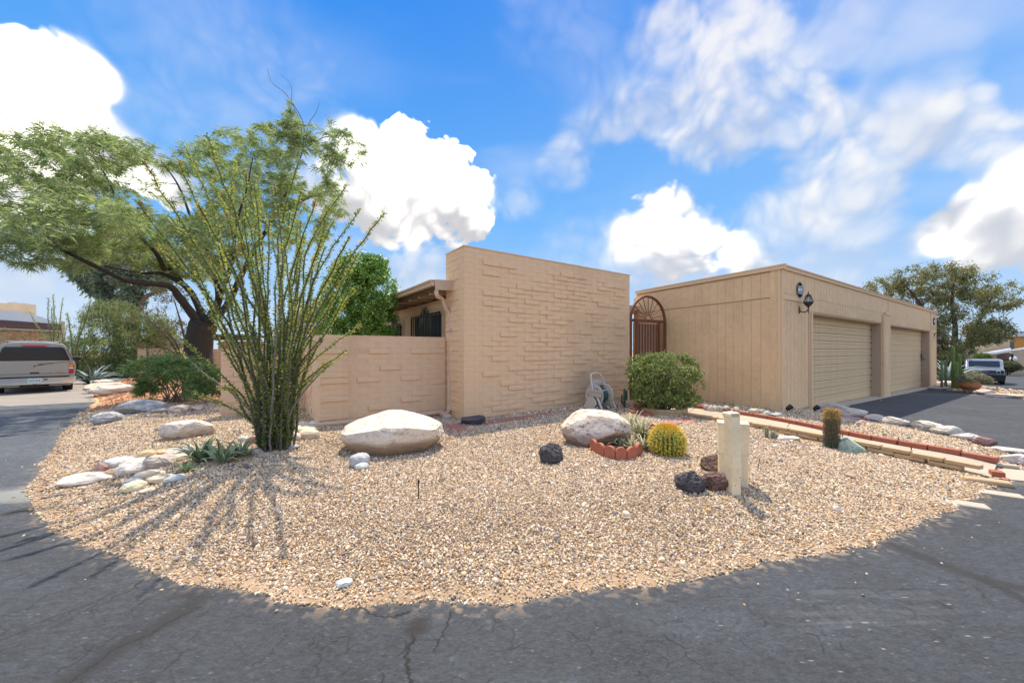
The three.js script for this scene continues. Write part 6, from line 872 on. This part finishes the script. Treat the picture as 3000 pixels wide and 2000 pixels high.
// ---------- vehicles ----------
const label_ = (t, w, h, bg, fg, font, pad = 8) => { const cv = document.createElement('canvas'); cv.width = w; cv.height = h; const c = cv.getContext('2d'); c.fillStyle = bg; c.fillRect(0, 0, w, h); c.fillStyle = fg; c.font = font; c.textAlign = 'center'; c.textBaseline = 'middle'; c.fillText(t, w / 2, h / 2 + 2, w - pad * 2); const x = new THREE.CanvasTexture(cv); x.colorSpace = THREE.SRGBColorSpace; return x; };
const wheel = (W, x, y, z, r, w, name = 'wheel') => { const t = part(W, name, lathe([[r * .62, -w / 2], [r * .93, -w / 2], [r, -w * .36], [r, w * .36], [r * .93, w / 2], [r * .62, w / 2]], 30).rotateZ(Math.PI / 2).translate(x, y, z), MAT.rubber); const s = Math.sign(x); part(t, 'rim', merge([lathe([[0, .02], [r * .15, .02], [r * .2, 0], [r * .55, -.02], [r * .64, .01], [r * .64, -.05], [0, -.05]], 24).rotateZ(-s * Math.PI / 2).translate(x + s * (w / 2 - .01), y, z)]), M([.45, .45, .46], { metalness: .8, roughness: .35 })); };
{
  const Z = 14.2, X = (100 - CU) / F * Z, W = thing('parked_car', 'silver sport utility car with a roof rack parked on the left driveway', 'car', [X, T(X) + .006, -Z], null, .905);
  const paint = new THREE.MeshPhysicalMaterial({ color: new THREE.Color().setRGB(.34, .31, .275), metalness: .35, roughness: .35, clearcoat: .7, clearcoatRoughness: .1 }), gl = M([.012, .014, .017], { roughness: .06 });
  const half = [[0, .42], [.86, .42], [.93, .5], [.95, .62], [.985, .82], [.99, 1.02], [.965, 1.14], [.93, 1.20], [.865, 1.45], [.775, 1.70], [.72, 1.80], [.62, 1.86], [.3, 1.895], [0, 1.9]];
  const prof = [...half, ...half.slice(1, -1).reverse().map(([x, y]) => [-x, y])];
  part(W, 'body', extr(prof, 3.85, .035, 3).translate(0, 0, -3.9), paint); part(W, 'bonnet', extr([[-.93, .45], [.93, .45], [.96, 1.0], [.86, 1.13], [-.86, 1.13], [-.96, 1.0]], 1.25, .04, 3).translate(0, 0, -5.2), paint);
  part(W, 'underbody', box(1.7, .22, 4.4, 0, .36, -2.5), MAT.dark);
  part(W, 'rear_window', extr([[-.845, 1.235], [.845, 1.235], [.855, 1.27], [.725, 1.69], [.66, 1.75], [-.66, 1.75], [-.725, 1.69], [-.855, 1.27]], .01, .006, 2).translate(0, 0, .012), gl);
  for (const s of [-1, 1]) {
    part(W, 'side_window', merge([box(.012, .40, .95, 0, 0, -.72), box(.012, .40, .95, 0, 0, -1.75), box(.012, .40, .8, 0, 0, -2.7)]).rotateZ(s * .29).translate(s * .885, 1.46, 0), gl);
    part(W, 'pillar_trim', box(.012, .5, .2, 0, 0, .0).rotateZ(s * .3).translate(s * .875, 1.46, -.09), MAT.black);
    const tl = part(W, 'tail_light', rbox(.135, .385, .1, .02, s * .895, .915, .0), M([.30, .012, .012], { roughness: .25 })); part(tl, 'signal_lens', rbox(.11, .11, .02, .01, s * .895, 1.035, .052), M([.70, .22, .02], { roughness: .25 })); part(tl, 'reverse_lens', rbox(.11, .07, .02, .01, s * .895, .935, .052), M([.62, .58, .54], { roughness: .25 })); part(tl, 'brake_lens', rbox(.11, .15, .02, .01, s * .895, .815, .052), M([.42, .012, .015], { roughness: .25 }));
    const mi = part(W, 'wing_mirror', rbox(.26, .19, .12, .05, s * 1.17, 1.27, -3.0), MAT.black); part(mi, 'mirror_arm', box(.12, .05, .06, s * 1.02, 1.2, -3.0), MAT.black);
    part(W, 'side_rail', bar([s * .62, 1.93, -.3], [s * .62, 1.93, -3], .022), MAT.black); wheel(W, s * .84, .375, -.95, .375, .26); wheel(W, s * .84, .375, -4.2, .375, .26);
  }
  part(W, 'rack_bar', rbox(1.32, .03, .06, .012, 0, 1.965, -.45), MAT.chrome); part(W, 'rack_bar', rbox(1.32, .03, .06, .012, 0, 1.965, -2.1), MAT.chrome);
  part(W, 'brake_lamp', extr([[-.27, 0], [.27, 0], [.31, .045], [-.31, .045]], .02, .004).translate(0, 1.775, .01), M([.45, .02, .05], { roughness: .3 }));
  part(W, 'tailgate', extr([[-.83, .64], [.83, .64], [.84, 1.19], [-.84, 1.19]], .012, .01, 2).translate(0, 0, .024), paint); part(W, 'tailgate_strip', rbox(1.66, .012, .01, .003, 0, .745, .05), MAT.black);
  part(W, 'window_moulding', rbox(1.66, .022, .02, .006, 0, 1.215, .045), MAT.chrome);
  part(W, 'door_handle', rbox(.22, .06, .02, .02, 0, .77, .05), MAT.black); part(W, 'lock', cyl(.028, .028, .012, 14).rotateX(Math.PI / 2).translate(0, 1.03, .05), MAT.black); part(W, 'wiper', merge([bar([.10, 1.09, .06], [.42, 1.13, .06], .012), rbox(.14, .03, .03, .008, .13, 1.08, .055), bar([.40, 1.14, .062], [.85, 1.20, .062], .006)]), MAT.black);
  part(W, 'badge', new THREE.PlaneGeometry(.36, .042).translate(.60, .79, .0515), new THREE.MeshStandardMaterial({ map: label_('CHEVROLET', 512, 64, '#a8a199', '#5d5047', 'bold 56px sans-serif'), roughness: .4 }));
  part(W, 'bumper', extr([[-.99, .40], [-.93, .36], [.93, .36], [.99, .40], [1.0, .58], [-1.0, .58]], .2, .025, 3).translate(0, 0, -.1), MAT.chrome); part(W, 'bumper_step', rbox(1.7, .03, .2, .008, 0, .612, .05), MAT.black); part(W, 'bumper_valance', rbox(1.75, .09, .2, .02, 0, .37, .02), MAT.black); for (const s of [-1, 1]) part(W, 'lower_valance', rbox(.55, .07, .12, .02, s * .62, .30, -.02), paint);
  const pl = part(W, 'number_plate', rbox(.32, .165, .012, .004, 0, .49, .135), MAT.white); part(pl, 'plate_print', new THREE.PlaneGeometry(.305, .15).translate(0, .49, .1418), new THREE.MeshStandardMaterial({ map: label_('V6A 4LB', 512, 256, '#b9cfcc', '#1e2a55', 'bold 118px sans-serif', 24), roughness: .5 }));
  part(W, 'tow_hitch', merge([box(.09, .09, .12, .0, .31, .08), box(.5, .06, .06, 0, .31, 0)]), MAT.iron); part(W, 'tow_socket', box(.09, .05, .02, .26, .52, .13), MAT.black); part(W, 'exhaust', cyl(.035, .035, .25, 12).rotateX(Math.PI / 2).translate(.55, .29, -.1), MAT.chrome);
}
{
  const Z = 27.6, X = (2885 - CU) / F * Z, W = thing('parked_car', 'boxy pale sport utility car with black front in the far right street', 'car', [X, T(X) + .004, -Z], null, -.88);
  const paint = new THREE.MeshPhysicalMaterial({ color: new THREE.Color().setRGB(.15, .18, .24), roughness: .3, clearcoat: .8, clearcoatRoughness: .08 }), gl = M([.012, .016, .022], { roughness: .05 });
  part(W, 'body', extr([[0, .42], [.03, .98], [-.08, 1.08], [-1.1, 1.17], [-1.72, 1.62], [-1.95, 1.70], [-3.9, 1.72], [-4.25, 1.1], [-4.3, .42]], 1.62, .1, 4).rotateY(-Math.PI / 2).translate(.81, 0, 0), paint);
  part(W, 'windscreen', new THREE.BoxGeometry(1.46, .66, .02).rotateX(-.94).translate(0, 1.495, -1.30), gl);
  for (const s of [-1, 1]) { part(W, 'side_window', box(.02, .36, 2.0, s * .915, 1.4, -2.8), gl); const mi = part(W, 'wing_mirror', rbox(.2, .15, .12, .04, s * 1.04, 1.24, -1.35), MAT.black); wheel(W, s * .83, .37, -.9, .37, .24); wheel(W, s * .83, .37, -3.5, .37, .24); part(W, 'roof_rail', bar([s * .72, 1.76, -2.0], [s * .72, 1.76, -3.9], .025), MAT.black);
    part(W, 'headlight', new THREE.TorusGeometry(.085, .014, 8, 20, 4.9).rotateZ(s > 0 ? -.9 : 2.3).translate(s * .64, .93, .15), M([.85, .84, .76], { roughness: .2 })); part(W, 'wheel_arch', new THREE.TorusGeometry(.42, .05, 6, 18, Math.PI).rotateY(Math.PI / 2).translate(s * .9, .38, -.9), MAT.black); part(W, 'light_bar', rbox(.36, .02, .01, .004, s * .36, .94, .145), M([.5, .3, .2])); }
  part(W, 'grille', rbox(1.74, .22, .06, .03, 0, .93, .105), MAT.black); part(W, 'grille_letters', new THREE.PlaneGeometry(.9, .09).translate(0, .93, .1365), new THREE.MeshStandardMaterial({ map: label_('BRONCO', 512, 52, '#050506', '#d8dade', 'bold 50px sans-serif', 0), roughness: .4 }));
  part(W, 'bumper', extr([[-.9, .28], [.9, .28], [.94, .7], [-.94, .7]], .2, .03, 2).translate(0, 0, -.08), MAT.black); part(W, 'bumper_strip', merge([rbox(.62, .1, .05, .02, -.6, .745, .1), rbox(.62, .1, .05, .02, .6, .745, .1)]), paint, { kind: undefined }); part(W, 'plate_panel', rbox(.52, .14, .02, .01, 0, .66, .16), MAT.dark); part(W, 'underbody', box(1.6, .2, 3.6, 0, .33, -2.2), MAT.dark); part(W, 'antenna', merge([rbox(.05, .06, .12, .02, -.1, 1.77, -3.2), bar([-.1, 1.78, -3.2], [-.1, 2.0, -3.25], .008)]), MAT.black);
}
// ---------- neighbouring buildings and the back wall ----------
const TANW = M([.52, .37, .23], { bump: 'stucco', bs: .01, bsize: .8, tint: 4 }), TAN2 = M([.56, .42, .28], { bump: 'stucco', bs: .01, bsize: .8, tint: 4 });
const hexa = (pts, depth) => {   // front outline in world space (from the left, anticlockwise), pushed back along -z
  const n = pts.length, pos = [], tri = (a, b, c) => pos.push(a.x, a.y, a.z, b.x, b.y, b.z, c.x, c.y, c.z), bk = pts.map((p) => p.clone().multiplyScalar(1).add(V(p.x / -p.z * depth, 0, -depth)));
  for (let i = 1; i < n - 1; i++) { tri(pts[0], pts[i], pts[i + 1]); tri(bk[0], bk[i + 1], bk[i]); } for (let i = 0; i < n; i++) { const j = (i + 1) % n; tri(pts[i], bk[i], bk[j]); tri(pts[i], bk[j], pts[j]); }
  const g = new THREE.BufferGeometry(); g.setAttribute('position', new THREE.Float32BufferAttribute(pos, 3)); g.computeVertexNormals(); return g;
};
{ // left neighbour
  const Z = 31, W = thing('neighbour_house', 'tan neighbour house with white roof and brown fascia at the left edge', 'house', [0, 0, 0]), q = (l, z = Z) => l.map(([u, v]) => D(u, v, z)), white = M([.72, .71, .68], { bump: 'rough', bs: .05, bsize: 3 });
  part(W, 'wall', hexa(q([[-420, 1090], [186, 1090], [180, 966], [-420, 940]]), 5), TANW); part(W, 'fascia', hexa(q([[-430, 942], [182, 968], [180, 951], [-430, 905]], Z - .6), .6), M([.13, .065, .05])); part(W, 'roof', hexa(q([[-430, 905], [180, 950], [120, 928], [60, 914], [-430, 880]], Z - .5), 6), white);
  part(W, 'parapet_block', hexa(q([[-430, 930], [105, 930], [105, 893], [66, 888], [-430, 882]], Z + 3), 3), TAN2); part(W, 'roof_vent', hexa(q([[20, 888], [48, 888], [48, 882], [20, 882]], Z + 3.2), .6), white); part(W, 'end_post', hexa(q([[178, 1095], [189, 1095], [189, 941], [178, 941]], Z - 1), .6), TAN2); part(W, 'gable_trim', hexa(q([[-430, 946], [178, 972], [178, 968], [-430, 942]], Z - .7), .1), TAN2);
}
{ // wall and wooden gate behind the tree
  const Z = 20, y0 = -.35, mk2 = (u0, u1, v, z = Z) => hexa([V((u0 - CU) / F * z, y0, -z), V((u1 - CU) / F * z, y0, -z), D(u1, v, z), D(u0, v, z)], .25);
  const W = thing('back_wall', 'tan block wall and pier left of the wooden gate behind the shrub', 'wall', [0, 0, 0]); part(W, 'pier', mk2(402, 434, 1020.5), TANW); for (let i = 0; i < 12; i++) part(W, 'block', rbox(.56, .115, .03, .01, 0, 0, 0), TANW, { p: [(418 - CU) / F * Z + (i % 2) * .02, .05 + i * .122, -Z + .012] });
  const Gt = thing('wooden_gate', 'weathered pinkish tan board gate in the back wall', 'gate', [(480 - CU) / F * Z, 0, -Z]), gm = M([.48, .33, .22], { bump: 'wood', bs: .006, bsize: .5, tint: 1.2 }), bg = boxUV(rbox(.135, 1.55, .03, .006)); for (let i = 0; i < 11; i++) part(Gt, 'board', bg, gm, { p: [(i - 5) * .142, .66 + (i % 3) * .004, .02] }); part(Gt, 'gate_frame', merge([box(.06, 1.7, .06, -.86, .6, .03), box(.05, 1.7, .05, .8, .6, .03)]), M([.12, .08, .06])); part(Gt, 'rail', box(1.6, .1, .04, 0, .3, -.02), gm);
  const W2 = thing('back_wall', 'tan block wall right of the gate running behind the dark tree trunk', 'wall', [0, 0, 0]); part(W2, 'core', mk2(523, 700, 1022), TANW); const R = rng(6); for (let r = 0; r < 9; r++) for (let i = 0; i < 5; i++) { if (R() < .35) continue; part(W2, 'block', rbox(.55, .14, .02 + R() * .04, .01), TANW, { p: [(600 - CU) / F * Z + i * .57 + (r % 2) * .28, .05 + r * .155, -Z + .015] }); }
  const W3 = thing('ramada', 'dark timbered porch roof with tan wall seen over the back wall', 'porch', [(640 - CU) / F * 24, 0, -24]); part(W3, 'wall', box(3, 2.1, .2, .6, .9, -1.2), TANW); part(W3, 'roof', box(3.4, .12, 2.4, .5, 2.25, 0), MAT.darkwood); for (let i = 0; i < 4; i++) part(W3, 'beam', box(.14, .16, 2.5, -.8 + i * .8, 2.1, .05), MAT.darkwood); part(W3, 'post', box(.16, 2.2, .16, -.9, .9, 1.0), MAT.darkwood); part(W3, 'brace', bar([-.9, 1.4, 1.05], [-.2, 2.1, 1.05], .07, 4), MAT.darkwood);
}
{ // houses across the far street on the right
  const q = (l, z) => l.map(([u, v]) => D(u, v, z)), W = thing('far_house', 'tan and orange flat roofed house across the far right street', 'house', [0, 0, 0]), yb = (z) => HV + (EYE + 1.45) * F / z;
  part(W, 'side_wall', hexa(q([[2831, yb(47)], [2865.5, yb(47)], [2865.5, 988], [2831, 985]], 47), 5), TAN2); part(W, 'upper_wall', hexa(q([[2865.5, yb(47)], [2960, yb(47)], [2960, 975], [2865.5, 989]], 47.02), 6), M([.60, .44, .29], { bump: 'stucco', bs: .012, bsize: .8, tint: 4 }));
  part(W, 'orange_wall', hexa(q([[2960, 1028], [3080, 1028], [3080, 984], [2960, 984]], 48.5), 4), M([.62, .27, .06])); const wi = part(W, 'window', hexa(q([[2960.5, 1022], [2973, 1022], [2973, 1000], [2960.5, 1000]], 48.4), .1), M([.05, .09, .085], { roughness: .1 })); part(W, 'parapet', hexa(q([[2960, 985.5], [3080, 984.5], [3080, 973], [2960, 974]], 48.2), 4), M([.58, .62, .60])); part(W, 'roof_unit', hexa(q([[2988, 980], [3010, 980], [3010, 971], [2988, 971]], 52), 2), MAT.dark);
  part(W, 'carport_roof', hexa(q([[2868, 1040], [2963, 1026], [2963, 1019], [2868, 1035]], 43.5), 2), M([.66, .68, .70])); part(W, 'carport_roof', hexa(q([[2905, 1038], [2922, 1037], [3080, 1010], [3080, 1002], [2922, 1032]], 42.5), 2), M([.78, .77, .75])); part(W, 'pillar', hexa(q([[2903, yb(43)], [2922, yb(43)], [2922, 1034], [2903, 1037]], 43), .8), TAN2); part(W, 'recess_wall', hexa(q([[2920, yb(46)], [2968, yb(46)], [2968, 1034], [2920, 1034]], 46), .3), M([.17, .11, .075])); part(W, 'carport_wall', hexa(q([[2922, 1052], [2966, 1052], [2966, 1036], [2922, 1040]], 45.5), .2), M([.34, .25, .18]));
  part(W, 'front_wall', hexa(q([[2964, yb(42)], [3120, yb(42)], [3120, 1012], [2964, 1027]], 42), .6), TAN2);
  const W2 = thing('far_house', 'lower tan house block between the spreading tree and the far house', 'house', [0, 0, 0]); part(W2, 'wall', hexa(q([[2700, yb(50)], [2812, yb(50)], [2812, 1022], [2700, 1020]], 50), 5), TAN2); part(W2, 'pillar', hexa(q([[2809, yb(46)], [2822, yb(46)], [2822, 1016], [2809, 1016]], 46), .5), TANW); part(W2, 'pillar', hexa(q([[2824, yb(46)], [2832, yb(46)], [2832, 1016], [2824, 1016]], 46), .5), TAN2); part(W2, 'roof', hexa(q([[2690, 1024], [2834, 1022], [2834, 1014], [2690, 1014]], 45.6), 5), M([.5, .40, .3]));
  const P = D(2967, 1089, 40), L = thing('lamp_post', 'black post with a white globe lamp before the far house', 'lamp', [P.x, P.y - .1, P.z]); part(L, 'post', cyl(.09, .09, 2.0, 10, 0, 1.0, 0), MAT.black); part(L, 'globe', new THREE.SphereGeometry(.27, 20, 14).translate(.18, 1.48, -.05), MAT.white); part(L, 'bracket', box(.2, .05, .05, .09, 1.48, 0), MAT.black);
  const hz = D(2993, 1078, 41.6); solo('hose_coil', 'black hose coil hung on the far house wall', 'hose', new THREE.TorusGeometry(.22, .06, 8, 24), MAT.black, [hz.x, hz.y, hz.z]);
  const sh = (label, u, v, z, rx, ry, cols, n) => { const c = D(u, v, z), b = [c.x, T(c.x), c.z]; plant({ name: 'far_bush', label, cat: 'bush', base: b, seed: u, bark: MAT.twig, limbs: [{ name: 'stem', pts: [V(b[0], b[1], b[2]), V(c.x, (c.y + b[1]) / 2, c.z), c], r: [.06, .03], n: 6, sides: 5, from: 0 }], blobs: [[c, [rx, ry, rx * .8]]], n, gap: .05, shell: .6, low: .1, step: .3, twig: .01, leaf: broad(cols, 40, .10, .03, .14) }); };
  sh('clipped olive round bush beside the globe lamp post', 2953, 1073, 40, 1.0, .52, [[.14, .16, .06], [.18, .20, .08], [.11, .13, .05]], 420); sh('light green shrub behind the boxy pale car', 2880, 1046, 42, .75, .4, [[.16, .24, .04], [.20, .28, .06]], 160); sh('small olive bush behind the cactus stems', 2805, 1058, 38, .9, .6, [[.18, .19, .09], [.14, .16, .07]], 200);
  const k = (label, u, v, z, rx, ry, n) => sh(label, u, v, z, rx, ry, [[.15, .17, .07], [.11, .14, .05], [.2, .2, .1]], n); k('dark shrub behind the agave at the garage end', 2765, 1085, 23, .9, .6, 220);
}
gravelLayer();
renderer.render(scene, camera);
